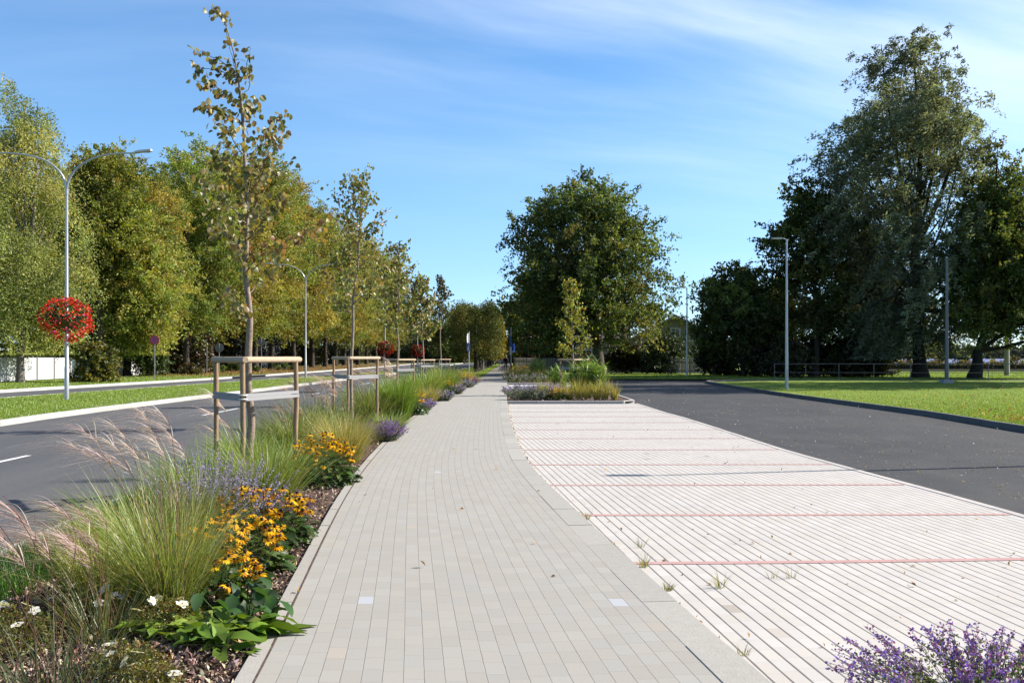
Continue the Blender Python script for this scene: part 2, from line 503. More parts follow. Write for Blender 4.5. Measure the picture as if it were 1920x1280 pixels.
def kerb_run(m, pts, w, ztop, zbot, col, chop=1.0, ch=.012):
    """kerb stones along a polyline of (x, y); top w wide to the right of travel, with real joints"""
    P = np.array(pts, float)
    seg = np.linalg.norm(np.diff(P, axis=0), axis=1); L = np.concatenate([[0], np.cumsum(seg)])
    n = max(2, int(L[-1] / chop) + 1)
    at = lambda s: np.array([np.interp(s, L, P[:, 0]), np.interp(s, L, P[:, 1])])
    rng = np.random.default_rng(len(P) * 13 + int(L[-1]))
    ss = np.linspace(0, L[-1], n)
    for s0, s1 in zip(ss[:-1], ss[1:]):
        a, b_ = at(s0 + .004), at(s1 - .004); t = unit(b_ - a); nr = np.array([t[1], -t[0]]) * w
        j = rng.normal(0, .0015)
        A, B, C, D = a, b_, b_ + nr, a + nr
        ins = nr / w * ch
        V = [[*A, zbot], [*B, zbot], [*C, zbot], [*D, zbot], [*A, ztop + j - ch], [*B, ztop + j - ch], [*C, ztop + j - ch], [*D, ztop + j - ch],
             [*(A + ins), ztop + j], [*(B + ins), ztop + j], [*(C - ins), ztop + j], [*(D - ins), ztop + j]]
        f = [[0, 4, 5, 1], [2, 6, 7, 3], [1, 5, 6, 2], [3, 7, 4, 0], [4, 8, 9, 5], [6, 10, 11, 7], [8, 11, 10, 9], [5, 9, 10, 6], [7, 11, 8, 4]]
        m.add(V, f, np.array(col) * math.exp(rng.normal(0, .05)))


# the whole ground, to the horizon
m = M(); s = 3500
m.add([[-s, -300, -.30], [s, -300, -.30], [s, 5000, -.30], [-s, 5000, -.30]], [0, 1, 2, 3])
struct('ground', m, FIELD)
m = M(); m.add([[30, 210, -.24], [900, 210, -.24], [1500, 900, -.24], [100, 900, -.24]], [0, 1, 2, 3])
struct('lake', m, WATERM)

# path edges traced on the ground
PR = [W(*p) for p in ((1700, 1500), (1450, 1280), (1280, 1140), (1190, 1055), (1085, 960), (1020, 900), (985, 862), (966, 815), (958, 790), (951, 758), (950, 730))] + [(-.35, 90), (-.5, 250)]
PL = [W(*p) for p in ((300, 1500), (445, 1280), (510, 1150), (590, 1000), (640, 915), (690, 855), (740, 805), (798, 762), (846, 737))] + [(-2.35, 62), (-2.35, 120), (-2.35, 250)]
def smooth_line(pts):
    P = np.array(sorted(pts, key=lambda a: a[1]))
    yy = np.concatenate([np.arange(P[0, 1], 30, .4), np.arange(30, P[-1, 1], 2.0)])
    xx = np.interp(yy, P[:, 1], P[:, 0])
    for _ in range(6):
        xx = np.convolve(np.pad(xx, 2, mode='reflect', reflect_type='odd'), [.15, .2, .3, .2, .15], 'valid')
    return lambda y: np.interp(y, yy, xx)
xr, xl = smooth_line(PR), smooth_line(PL)
ys = np.concatenate([np.arange(3.6, 12, .2), np.arange(12, 62.1, .5)])
KL, KR = .10, .24
m = M()
def st_path(V, a, b_):
    t = np.stack([np.zeros(len(a)), np.full(len(a), 22.0) * .1], 1).reshape(-1)
    return np.stack([t, V[:, 1], V[:, 1] * 0], 1)
strip(m, lambda y: xl(y) + KL + .006, lambda y: xr(y) - KR + .003, ys, 0.0, stfn=st_path)
struct('path', m, PATH_M, use_st=True)
m = M(); strip(m, lambda y: xl(y) - .02, lambda y: xr(y) - .02, ys, -.03)
strip(m, lambda y: xl(y) + KL - .004, lambda y: xl(y) + KL + .007, ys, .0012)
struct('path_bedding', m, MULCH)
m = M(); yk = np.concatenate([np.arange(3.6, 20, 1.0), np.arange(20, 63, 2.0)])
kerb_run(m, [(xl(y), y) for y in yk], KL, -.003, -.12, (.38, .36, .325), ch=.004)
kerb_run(m, [(xr(y) - KR, y) for y in yk], KR, .002, -.2, (.375, .36, .328), 1.0, .004)
struct('path_kerb', m, CONC)
m = M(); strip(m, xl, xr, np.arange(62, 251, 6.0), -.004)
struct('far_path', m, ground_mat('worn_paving', ((.2, .19, .18), (.26, .25, .23), (.17, .16, .15)), (.5, 2, 60), .9, .2, 60))

# parking bays, their red dividing lines and the flush border
ZP, ZA = -.08, -.10
PK = [W(p, q, ZP) for p, q in ((2080, 1010), (1920, 963), (1640, 888), (1480, 845), (1360, 806), (1270, 778), (1190, 755))] + [(4.3, 50), (4.1, 62)]
xk = smooth_line([(5.62, 3.0)] + PK)
ys = np.concatenate([np.arange(3.2, 36, .5), [36.0]])
m = M(); strip(m, lambda y: xr(y) - .01, lambda y: xk(y) - .13, ys, ZP)
strip(m, lambda y: xr(y) - .01, lambda y: xk(y) - .13, np.arange(50, 60.1, 1), ZP)
struct('parking_bays', m, PARK_M)
m = M(); kerb_run(m, [(xk(y) - .125, y) for y in np.arange(3.2, 36.3, 1.0)], .125, ZP + .004, -.28, (.52, .48, .45))
kerb_run(m, [(xk(y) - .125, y) for y in np.arange(50, 60.3, 1.0)], .125, ZP + .004, -.28, (.52, .48, .45))
struct('bay_edging', m, CONC)
REDM = ground_mat('red_paver', ((.53, .31, .295), (.58, .36, .34), (.50, .32, .30)), (2, 9, 80), .85, .2, 90)
m = M()
y0 = W(1190, 1056, ZP)[1]
for k in range(12):
    y = y0 + k * 2.5
    if y > 34: break
    tl = .065 if k == 0 else .012
    xs = np.linspace(xr(y) + .05, xk(y + .2) - .14, 30)
    yc = y + tl * (xs - xs[0]) - (.004 if k else 0.02) * (xs - xs[0]) * (1 - (xs - xs[0]) / 4.5) * 2
    V = np.stack([np.stack([xs, yc - .05, np.full(30, ZP + .004)], 1), np.stack([xs, yc + .05, np.full(30, ZP + .004)], 1)], 1).reshape(-1, 3)
    i = np.arange(29) * 2
    m.add(V, np.stack([i, i + 2, i + 3, i + 1], 1))
struct('bay_lines', m, REDM)

# parking road on the right with its kerb, lawn, back footpath
XKERB = [(11.25, 2), W(1920, 800, .03), W(1700, 765, .03), W(1475, 739, .03), W(1400, 727, .03), W(1335, 717, .03)]
XKERB += [(12.9, 66.3), (14.6, 67.6), (17.5, 68)]
xg = smooth_line([p for p in XKERB if p[1] < 64.5] + [(12.3, 64.6)])
m = M(); strip(m, lambda y: np.where(y < 60.2, xk(y) - .02, 1.2), lambda y: np.where(y < 64, xg(np.minimum(y, 64)) + .05, np.where(y < 68, 17.0, 22.0)), np.concatenate([np.arange(3, 64, 1.0), np.arange(64, 72.6, .5)]), ZA)
struct('parking_road', m, ASPHALT)
m = M(); kerb_run(m, [(xg(y), y) for y in np.arange(3, 64, 1.0)] + [(12.3, 64.6), (12.9, 66.3), (14.2, 67.5), (16, 68), (20, 68.2)], .11, .05, -.22, (.17, .17, .165))  # kerb toned dark: the shadow on its face is put into the colour
kerb_run(m, [(1.0, 72.2), (8, 72.4), (14, 72.4), (22, 72.2)], -.14, .0, -.2, (.42, .40, .38))
struct('parking_kerb', m, CONC)
m = M(); strip(m, lambda y: np.where(y < 64, xg(np.minimum(y, 64)) + .12, 14 + (y - 64) * 1.5), lambda y: np.full_like(y, 85.0) + y * .4, np.arange(3, 68.1, 1.0), .02)
struct('lawn', m, LAWN)
m = M(); strip(m, lambda y: np.where(y < 71.5, 15.0, np.where(y < 73, 0.0, 0.0)) + 0 * y, lambda y: 0 * y + 130.0, np.concatenate([[68.0, 71.0, 72.4], np.arange(73, 210, 8.0)]), .012)
struct('back_lawn', m, LAWN)
m = M(); m.add([[17, 68.3, .02], [60, 66, .02], [60, 67.4, .02], [17, 69.9, .02]], [0, 1, 2, 3])
struct('back_footpath', m, ground_mat('footpath', ((.24, .23, .22), (.3, .29, .27), (.2, .2, .19)), (.6, 2, 60), .9))

# planted islands at the ends of the bays
m = M(); m.add([[xr(36) + .02, 36.12, -.0], [4.15, 36.0, -.0], [4.4, 36.5, 0], [4.25, 50, 0], [xr(50) + .02, 50, 0]], [0, 1, 2, 3, 4])
m.add([[xr(60) + .02, 60.1, 0], [3.9, 60.1, 0], [1.3, 72.2, 0], [1.0, 108, 0], [xr(108) + .02, 108, 0]], [0, 1, 2, 3, 4])
struct('island_soil', m, MULCH)
m = M()
cnr = [(4.43 - .3 * (1 - math.cos(a)), 36.35 - .42 * math.sin(a)) for a in np.linspace(0, math.pi / 2, 6)]
kerb_run(m, [(4.25, 50.05), (4.38, 42), (4.43, 38)] + cnr + [(2.5, 35.86), (xr(36), 35.8)], .13, .03, -.24, (.40, .385, .36))
kerb_run(m, [(3.9, 60.1), (xr(60), 60.0)], .13, .03, -.24, (.40, .385, .36))
kerb_run(m, [(xr(50), 50.1), (4.25, 50.1)], .13, .03, -.24, (.40, .385, .36))
struct('island_kerb', m, CONC)

# planting bed left of the path and its lawn strip
BL = [(-3.35, 3), (-3.45, 8), (-4.0, 13), (-4.35, 20), (-4.8, 40), (-4.9, 62)]
RD = [(-4.0, 3), (-4.15, 8), (-4.65, 13), (-5.0, 20), (-5.5, 40), (-6.3, 60), (-6.8, 250)]
xb, xd = smooth_line(BL), smooth_line(RD)
m = M(); strip(m, xb, lambda y: xl(y) + .01, np.arange(3, 62.1, 1), -.035)
struct('planting_bed', m, MULCH)
m = M(); strip(m, lambda y: xd(y) + .1, xb, np.arange(3, 62.1, 1), -.03)
strip(m, lambda y: xd(y) + .1, lambda y: xl(y) + .01, np.arange(62, 250, 4.0), -.03)
struct('verge', m, LAWN)

# dual carriageway
ZR = -.12
MR = [W(p, q, .02) for p, q in ((-200, 822), (0, 787), (300, 749), (460, 732), (630, 711))] + [(-11.2, 90), (-11.5, 140), (-12, 260)]
ML = [(-21.5, 22), (-20.4, 32), (-19.7, 40), (-18.4, 55), (-17.2, 70), (-15.5, 84), (-14.3, 100), (-13.6, 140), (-13, 260)]
FE = [(-25.5, 20), (-25, 35), (-24.2, 48), (-21.6, 80), (-21.0, 117), (-20.8, 160), (-22, 260)]
xmr, xml, xfe = smooth_line(MR), smooth_line(ML), smooth_line(FE)
ys = np.concatenate([np.arange(3, 30, 1.0), np.arange(30, 260, 5.0)])
m = M(); strip(m, lambda y: xmr(y) - .02, lambda y: xd(y) + .14, ys, ZR)
strip(m, lambda y: xfe(y) - .02, lambda y: xml(y) + .02, ys, ZR)
struct('road', m, ROADM)
m = M(); strip(m, lambda y: xml(y) + .15, lambda y: xmr(y) - .15, ys, .01)
struct('median_lawn', m, LAWN)
m = M()
yk = np.arange(12, 250, 4.0)
kerb_run(m, [(xmr(y) - .17, y) for y in yk], .18, .02, -.3, (.48, .47, .45))
kerb_run(m, [(xml(y), y) for y in yk], .15, .02, -.3, (.48, .47, .45))
kerb_run(m, [(xfe(y) - .2, y) for y in yk if not 78 < y < 90], .2, .02, -.3, (.52, .51, .49))
kerb_run(m, [(xd(y), y) for y in np.arange(3, 250, 4.0)], .13, .0, -.3, (.46, .45, .43))
struct('road_kerb', m, CONC)
m = M(); strip(m, lambda y: 0 * y - 60.0, lambda y: xfe(y) - .19, np.concatenate([np.arange(3, 78, 3.0), [78]]), .008)
struct('far_verge', m, LAWN)
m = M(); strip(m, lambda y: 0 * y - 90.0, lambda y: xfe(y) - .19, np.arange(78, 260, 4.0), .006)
struct('leafy_verge', m, LAWN_LEAFY)
m = M(); m.add([[-34, 79.5, -.05], [-21.4, 79.2, .016], [-21.2, 88.6, .016], [-34, 88, -.05]], [0, 1, 2, 3])
struct('driveway', m, ROADM)
WHITE = m_attr('road_paint', .7, nscale=30, namt=.2)
m = M()
for y in np.arange(13.6, 200, 16.0):
    xm = lambda t: (xmr(t) + xd(t)) / 2
    m.add([[xm(y) - .06, y, ZR + .004], [xm(y) + .06, y, ZR + .004], [xm(y + 4) + .06, y + 4, ZR + .004], [xm(y + 4) - .06, y + 4, ZR + .004]], [0, 1, 2, 3], (.72, .72, .7))
for y in np.arange(70, 200, 9.0):
    xm = lambda t: (xml(t) + xfe(t)) / 2
    m.add([[xm(y) - .06, y, ZR + .004], [xm(y) + .06, y, ZR + .004], [xm(y + 3) + .06, y + 3, ZR + .004], [xm(y + 3) - .06, y + 3, ZR + .004]], [0, 1, 2, 3], (.72, .72, .7))
struct('road_marking', m, WHITE)


# ------------------------------------------------------------------ grass, litter: what nobody could count
def tufts(name, pts, z, h, w, cols, rng, lean=.35, seg=2, wts=None):
    n = len(pts)
    base = np.concatenate([pts, np.full((n, 1), z)], 1)
    m = M()
    ribbons(m, base, rng.uniform(0, 2 * np.pi, n), h * rng.uniform(.5, 1.2, n), rng.uniform(.05, lean, n), rng.uniform(0, .35, n), w, pick(rng, n, cols, wts, .2), seg, rng)
    return tag(m.build(name, BLADE), kind='stuff')


def scatter(rng, n, ylo, yhi, fa, fb, pw=1.6):
    """points between two lines, denser near the camera"""
    u_ = rng.uniform(0, 1, n)
    if pw == 1.0: pw = 1.001
    y = (ylo ** (1 - pw) + u_ * (yhi ** (1 - pw) - ylo ** (1 - pw))) ** (1 / (1 - pw))
    a, b_ = fa(y), fb(y)
    return np.stack([a + (b_ - a) * rng.uniform(0, 1, n), y], 1)


GR = [(.20, .32, .03), (.26, .38, .04), (.15, .25, .025), (.30, .36, .07)]
rg = np.random.default_rng(11)
tufts('lawn_grass', scatter(rg, 70000, 19, 60, lambda y: xg(y) + .14, lambda y: xg(y) + .14 + (.52 * y - 9.0), 1.8), .02, .05, .014, GR, rg)
tufts('median_grass', scatter(rg, 60000, 21, 75, lambda y: xml(y) + .18, lambda y: xmr(y) - .17, 1.7), .01, .065, .016, GR, rg)
tufts('far_verge_grass', scatter(rg, 26000, 42, 95, lambda y: 0 * y - 31.0, lambda y: xfe(y) - .2, 1.5), .0, .09, .03, GR, rg)
tufts('verge_grass', scatter(rg, 30000, 4.2, 60, lambda y: xd(y) + .12, lambda y: xb(y) + .12, 1.9), -.03, .16, .006, [(.07, .17, .015), (.10, .22, .02), (.05, .12, .012)], rg, .5, 3)
tufts('path_verge_grass', scatter(rg, 16000, 62, 200, lambda y: xd(y) + .3, lambda y: xl(y) - .02, 1.5), -.03, .08, .03, GR, rg)
tufts('back_lawn_grass', scatter(rg, 24000, 70, 108, lambda y: .4 * (y - 68) * 0 + 18.0, lambda y: .52 * y, 1.4), .012, .08, .035, GR, rg)
tufts('fence_foot_grass', scatter(rg, 9000, 72.5, 86, lambda y: 2.0 + 0 * y, lambda y: 20.0 + 0 * y, 1.4), .012, .12, .035, GR, rg)


def flakes(name, pts, z, size, cols, rng, mat, flat=3.0, wts=None, asp=.6, lift=.0):
    n = len(pts)
    m = M()
    P = np.concatenate([pts, np.full((n, 1), z) + rng.uniform(.002, .006 + lift, (n, 1))], 1)
    leafs(m, P, size * rng.uniform(.5, 1.3, n), pick(rng, n, cols, wts, .25), rng, up=flat, asp=asp, fold=.18)
    # keep them on the ground
    v = m.v[0].reshape(n, 4, 3); v[:, :, 2] = np.maximum(v[:, :, 2], z + .001)
    return tag(m.build(name, mat), kind='stuff')


CHIP = [(.30, .19, .14), (.42, .30, .22), (.17, .11, .085), (.52, .42, .34), (.10, .066, .055)]
flakes('bark_chips', scatter(rg, 26000, 4.3, 30, xb, lambda y: xl(y) - .01, 2.4), -.035, .05, CHIP, rg, CLOTH, 1.2, asp=.35, lift=.03)
flakes('island_chips', scatter(rg, 3000, 36.2, 49, lambda y: xr(y) + .1, lambda y: 4.1 + 0 * y, 1.5), .0, .09, CHIP, rg, CLOTH, 1.2, asp=.4, lift=.04)
DRY = [(.30, .17, .06), (.42, .24, .06), (.20, .10, .05), (.5, .36, .12)]
e = rg.uniform(0, 1, 700)
yy = 4.6 + 31 * e ** 2.0
flakes('edge_litter', np.stack([xr(yy) + np.abs(rg.normal(.02, .022, 700)), yy], 1), ZP, .032, DRY, rg, LEAF_DULL, 1.5, lift=.012)
flakes('road_litter', scatter(rg, 1500, 12, 66, lambda y: xk(y) + .2, lambda y: xg(np.minimum(y, 64)) - .1, 1.0), ZA, .045, [(.5, .46, .36), (.42, .33, .18), (.55, .5, .42)], rg, LEAF_DULL, 2.5)
flakes('lawn_litter', scatter(rg, 420, 24, 66, lambda y: xg(np.minimum(y, 64)) + .4, lambda y: .51 * y, 1.2), .05, .09, [(.5, .32, .08), (.45, .2, .05), (.55, .45, .2)], rg, LEAF_DULL, 1.5, lift=.03)
flakes('bay_litter', scatter(rg, 110, 5, 30, lambda y: xr(y) + .1, lambda y: xk(y) - .2, 1.6), ZP, .04, DRY, rg, LEAF_DULL, 1.6, lift=.012)
flakes('path_litter', scatter(rg, 16, 6, 40, lambda y: xl(y) + .1, lambda y: xr(y) - .1, 1.6), .0, .05, DRY, rg, LEAF_DULL, 1.6, lift=.01)
flakes('verge_litter', scatter(rg, 4500, 82, 190, lambda y: 0 * y - 31.0, lambda y: xfe(y) - .3, 1.5), .01, .16, [(.35, .18, .05), (.42, .25, .06), (.25, .14, .06)], rg, LEAF_DULL, 1.6, lift=.03)


# ------------------------------------------------------------------ trees
def crown_mesh(rng, prof, nc, rc, nl, ls, cols, wts=None, depth=1.0, droop=0.0, weep=0.0, asp=.62, wind=(0, 0, 0), hollow=.35, flat=.75, clumpcol=.28, up=.4, box_=None, stray=.09, twiggy=11, lean=(0, 0, .05), sag=.25, fuzz=.085):
    """leaf clumps filling a profile [(z, centre x, half width)], returns mesh and clump centres"""
    P = np.array(sorted(prof), float)
    zz = rng.uniform(P[0, 0], P[-1, 0], nc * 6)
    hw = np.interp(zz, P[:, 0], P[:, 2])
    keep = rng.uniform(0, hw.max(), len(zz)) < hw ** 1.0
    zz = zz[keep][:nc]; hw = np.interp(zz, P[:, 0], P[:, 2]); cx = np.interp(zz, P[:, 0], P[:, 1])
    n = len(zz)
    ph = rng.uniform(0, 2 * np.pi, n); rho = np.sqrt(rng.uniform(hollow ** 2, 1, n))
    r = rc * rng.uniform(.55, 1.35, n) * np.clip(hw / hw.max() + .35, .45, 1.1)
    ins = np.maximum(hw - r * .7, hw * .1)
    if box_ is None:
        C = np.stack([cx + ins * rho * np.cos(ph), ins * rho * np.sin(ph) * depth, zz], 1)
    else:
        a_, b_ = rng.uniform(-1, 1, n), rng.uniform(-1, 1, n)
        onx = rng.uniform(0, 1, n) < .5
        a_ = np.where(onx & (rng.uniform(0, 1, n) < .8), np.sign(a_) * rng.uniform(.75, 1, n), a_)
        b_ = np.where(~onx & (rng.uniform(0, 1, n) < .8), np.sign(b_) * rng.uniform(.75, 1, n), b_)
        C = np.stack([cx + ins * a_, ins * b_ * box_, zz], 1)
    if box_ is not None or not twiggy:
        per = np.maximum(4, (nl / n * (r / r.mean()) ** 2).astype(int))
        idx = np.repeat(np.arange(n), per); N = len(idx)
        dd = unit(rng.normal(size=(N, 3)))
        rad = r[idx] * rng.uniform(.25, 1, N) ** .55 * np.where(rng.uniform(0, 1, N) < stray, rng.uniform(1.0, 1.5, N), 1.0)
        X = C[idx] + dd * rad[:, None] * np.array([1, 1, flat])
    else:
        # every bough end carries a spray of twigs, leaves sit along the twigs
        axz = P[0, 0] + (C[:, 2] - P[0, 0]) * .55
        o = unit(np.stack([C[:, 0] - np.interp(axz, P[:, 0], P[:, 1]), C[:, 1], C[:, 2] - axz], 1) + rng.normal(0, .25, (n, 3)))
        nt = np.maximum(5, (twiggy * (r / r.mean()) ** 1.6).astype(int))
        ti = np.repeat(np.arange(n), nt); T = len(ti)
        td = unit(o[ti] * .75 + rng.normal(0, .62, (T, 3)) * [1, 1, flat] + np.asarray(lean))
        tl = r[ti] * rng.uniform(.7, 1.75, T)
        t0_ = C[ti] - o[ti] * (r[ti] * .55)[:, None] + rng.normal(0, .38, (T, 3)) * r[ti][:, None] * [1, 1, flat]
        per = np.maximum(3, (nl * tl / tl.sum()).astype(int))
        k = np.repeat(np.arange(T), per); N = len(k); idx = ti[k]
        u_ = rng.uniform(.05, 1.0, N) ** .8
        X = t0_[k] + td[k] * (tl[k] * u_)[:, None]
        X[:, 2] -= sag * tl[k] * u_ ** 2
        X += rng.normal(0, 1, (N, 3)) * (r[idx] * fuzz)[:, None]
    dd = unit(X - C[idx])
    if weep:
        X[:, 2] -= rng.exponential(weep, N) * (1 - .3 * (dd[:, 2] > .4))
    X[:, 2] = np.maximum(X[:, 2], P[0, 0] * .6)
    tone = np.exp(rng.normal(0, clumpcol, n))[idx]
    ci = rng.choice(len(cols), n, p=None if wts is None else np.asarray(wts) / np.sum(wts))[idx]
    alt = rng.uniform(0, 1, N) < .3
    ci = np.where(alt, rng.integers(0, len(cols), N), ci)
    col = np.asarray(cols, float)[ci] * tone[:, None] * np.exp(rng.normal(0, .16, (N, 1)))
    m = M()
    leafs(m, X, ls * rng.uniform(.6, 1.3, N), np.clip(col, 0, .8), rng, up=up, droop=droop, asp=asp, axis=wind if any(wind) else None)
    return m, C, r


def trunk_mesh(rng, path, C, nlimb, cols=(.11, .09, .075), flare=1.5, sides=10, limb_r=.42, lo=.25, tip=.02, rise=.63):
    """tapered trunk along path [(x,y,z,r)] with limbs rising to clump centres"""
    P = np.array(path, float)
    m = M()
    zs = P[:, 2]
    tt = np.linspace(0, 1, 5 * len(P)); kk = np.linspace(0, 1, len(P))
    pts = np.stack([np.interp(tt, kk, P[:, i]) for i in range(3)], 1)
    rad = np.interp(tt, kk, P[:, 3])
    pts[1:, :2] += rng.normal(0, 1, (len(pts) - 1, 2)) * rad[1:, None] * .12
    h = pts[:, 2] - pts[0, 2]
    rad = rad * (1 + (flare - 1) * np.exp(-h / (1.8 * P[0, 3] + .05)))
    tube(m, pts, rad, sides, cols)
    if nlimb and C is not None and len(C):
        order = rng.permutation(len(C))[:nlimb]
        for c in C[order]:
            za = pts[0, 2] + (c[2] - pts[0, 2]) * rise * rng.uniform(.72, 1.3)
            za = max(za, pts[0, 2] + (pts[-1, 2] - pts[0, 2]) * lo)
            za = min(za, pts[-1, 2] * .97)
            j = np.argmin(abs(pts[:, 2] - za)); a = pts[j]; ra = rad[j] * limb_r * rng.uniform(.6, 1.1)
            t = np.linspace(0, 1, 7)[:, None]
            mid = (a + c) / 2 + np.array([0, 0, -.12 * np.linalg.norm(c - a)]) + rng.normal(0, .06, 3) * np.linalg.norm(c - a)
            q = (1 - t) ** 2 * a + 2 * t * (1 - t) * mid + t ** 2 * c
            tube(m, q, np.interp(t[:, 0], [0, 1], [max(ra, tip * 1.5), tip]), 5, cols, caps=False)
    return m


def px_prof(rows, Y, x0):
    """silhouette rows (py, xl, xr) of the photo at distance Y -> local profile"""
    return [(H - (py - HY) / F * Y, ((a + b_) / 2 - CX) / F * Y - x0, (b_ - a) / 2 / F * Y) for py, a, b_ in rows]


def tree(name, label, loc, prof, path, seed, nc, rc, nl, ls, cols, group=None, nlimb=26, bark=(.11, .09, .075), leafm=None, wts=None, cat='tree', tkw={}, **kw):
    rng = np.random.default_rng(seed)
    t = thing(name, label, cat, loc, 0, group)
    m, C, r = crown_mesh(rng, prof, nc, rc, nl, ls, cols, wts, **kw)
    m.build('crown', leafm or CANOPY, t)
    trunk_mesh(rng, path, C, nlimb, bark, **tkw).build('trunk', BARK, t)
    return t


DARK = [(.08, .115, .025), (.11, .145, .032), (.055, .085, .02), (.14, .15, .036)]  # low tones: backlit shade of the right-hand trees is painted into the leaves
OAKC = [(.11, .165, .04), (.16, .205, .05), (.07, .11, .03), (.23, .22, .06)]
LIME = [(.34, .37, .065), (.42, .37, .07), (.27, .33, .06), (.46, .34, .075), (.20, .26, .05)]

# oak in front of the house
Y = 89; x0 = (1122 - CX) / F * Y
tree('oak_tree', 'big broad oak with dense dark green crown in front of the house', (x0, Y, 0),
     px_prof([(322, 1050, 1120), (345, 1008, 1160), (380, 985, 1200), (420, 945, 1212), (460, 942, 1262), (500, 930, 1268), (540, 927, 1278), (580, 930, 1282), (610, 940, 1265), (630, 985, 1215)], Y, x0),
     [(0, 0, -.1, .52), (-.1, 0, 2.5, .44), (-.5, 0, 5, .36), (-.9, .2, 9, .3), (-1.2, .2, 13, .18), (-1.5, 0, 16.5, .06)], 121, 210, 1.35, 90000, .27, OAKC, nlimb=60, depth=.95, hollow=.3, clumpcol=.22, flat=.85, wts=[4, 4, 3, 1.3])

# group of trees on the right
Y = 80; x0 = (1393 - CX) / F * Y
tree('maple_tree', 'small dark maple with pointed crown left of the tall leaning lamp post', (x0, Y, 0),
     px_prof([(478, 1383, 1398), (510, 1340, 1430), (540, 1308, 1465), (580, 1294, 1475), (620, 1290, 1478), (660, 1310, 1465)], Y, x0),
     [(0, 0, -.1, .2), (.1, 0, 3, .16), (0, 0, 6, .1), (-.1, 0, 8.6, .04)], 22, 90, 1.0, 36000, .25, DARK, nlimb=24, wts=[4, 3, 3, 1])
bpy.data.objects['maple_tree']['label'] = 'small dark maple with pointed crown beside the garden house'
Y = 78; x0 = (1530 - CX) / F * Y
tree('slender_tree', 'slim airy tree with open ragged crown behind the pale lamp post', (x0, Y, 0),
     px_prof([(322, 1500, 1560), (350, 1462, 1580), (400, 1432, 1600), (450, 1412, 1610), (500, 1420, 1625), (560, 1440, 1635), (620, 1470, 1640)], Y, x0),
     [(0, 0, -.1, .24), (.1, 0, 4, .2), (-.2, 0, 8, .14), (-.1, 0, 13.5, .04)], 23, 110, .95, 34000, .25, DARK + [(.10, .085, .02)], nlimb=36, hollow=.2, wts=[4, 3, 3, 2, 1])
Y = 82; x0 = (1612 - CX) / F * Y
tree('hazel_tree', 'low dark tree filling the gap between the slim airy tree and the tallest tree', (x0, Y, 0),
     px_prof([(455, 1590, 1640), (500, 1560, 1670), (560, 1545, 1690), (620, 1550, 1690), (660, 1570, 1670)], Y, x0),
     [(0, 0, -.1, .2), (.1, 0, 3, .16), (0, 0, 6, .1), (0, 0, 9, .03)], 27, 90, 1.05, 30000, .25, DARK, nlimb=24)
Y = 84; x0 = (1462 - CX) / F * Y
tree('hazel_tree', 'dark bushy tree between the small maple and the slim airy tree', (x0, Y, 0),
     px_prof([(520, 1450, 1480), (560, 1425, 1500), (610, 1415, 1510), (660, 1425, 1500)], Y, x0),
     [(0, 0, -.1, .16), (.1, 0, 3, .12), (0, 0, 6.5, .03)], 28, 60, .95, 18000, .25, DARK + [(.2, .2, .05)], nlimb=18)
Y = 76; x0 = (1725 - CX) / F * Y
WILLOW = [(.17, .20, .125), (.23, .265, .17), (.31, .345, .23), (.12, .15, .085)]
tree('willow_tree', 'tallest tree, huge grey green windblown crown above the railing', (x0, Y, 0),
     px_prof([(34, 1705, 1750), (60, 1645, 1795), (110, 1615, 1808), (160, 1605, 1845), (200, 1572, 1870), (260, 1512, 1885), (320, 1500, 1892), (380, 1512, 1900), (440, 1535, 1905), (520, 1545, 1895), (600, 1565, 1880), (645, 1590, 1835)], Y, x0),
     [(0, 0, -.1, .42), (-.1, 0, 4, .38), (-.3, 0, 9, .32), (-.1, 0, 13, .24), (.1, .2, 17, .15), (-.2, .3, 22, .08), (-.5, .2, 26, .03)], 24, 330, 1.35, 135000, .29, WILLOW, nlimb=46, hollow=.0, clumpcol=.35, twiggy=9, lean=(-.5, 0, 0), sag=.8, fuzz=.075, asp=.34, wind=(-1.0, 0, -.45), weep=.0, up=.2, wts=[4, 3, 1.5, 3], bark=(.045, .04, .035), tkw=dict(flare=1.9, limb_r=.36, lo=.2, rise=.55))
t = bpy.data.objects['willow_tree']
m = M()
tube(m, [(-.2, 0, 11.5), (-1.2, .2, 14.5), (-1.9, .2, 18), (-2.6, .1, 22), (-2.9, 0, 25)], [.2, .16, .12, .07, .02], 7, (.045, .04, .035))
tube(m, [(-.1, 0, 10), (1.4, -.2, 13.5), (2.6, -.2, 17), (3.6, 0, 20.5)], [.2, .15, .1, .03], 7, (.045, .04, .035))
m.build('limb', BARK, t)
Y = 73; x0 = (1828 - CX) / F * Y
t = tree('leaning_oak', 'dark oak with leaning forked trunk behind the railing at the lawn', (x0, Y, 0),
     px_prof([(255, 1845, 1875), (300, 1815, 1915), (350, 1795, 1945), (420, 1775, 1990), (500, 1755, 2030), (570, 1752, 2040), (615, 1770, 2020)], Y, x0),
     [(0, 0, -.1, .36), (.25, 0, 1.8, .31), (.85, 0, 4, .28), (1.1, 0, 8, .2), (1.5, 0, 13, .1), (1.6, 0, 15.5, .04)], 25, 190, 1.3, 85000, .23, OAKC, nlimb=44, hollow=.3, flat=.85, clumpcol=.25, wts=[4, 3, 4, 1], bark=(.045, .04, .035), tkw=dict(flare=1.8))
m = M()
for q in ([(.35, 0, 2.0), (1.6, -.2, 3.0), (3.2, -.3, 3.9), (5.6, -.4, 5.0)], [(.4, 0, 2.0), (2.0, .3, 2.2), (4.0, .5, 2.7), (6.0, .6, 3.1)]):
    tube(m, q, [.17, .14, .11, .05], 7, (.045, .04, .035))
m.build('limb', BARK, t)
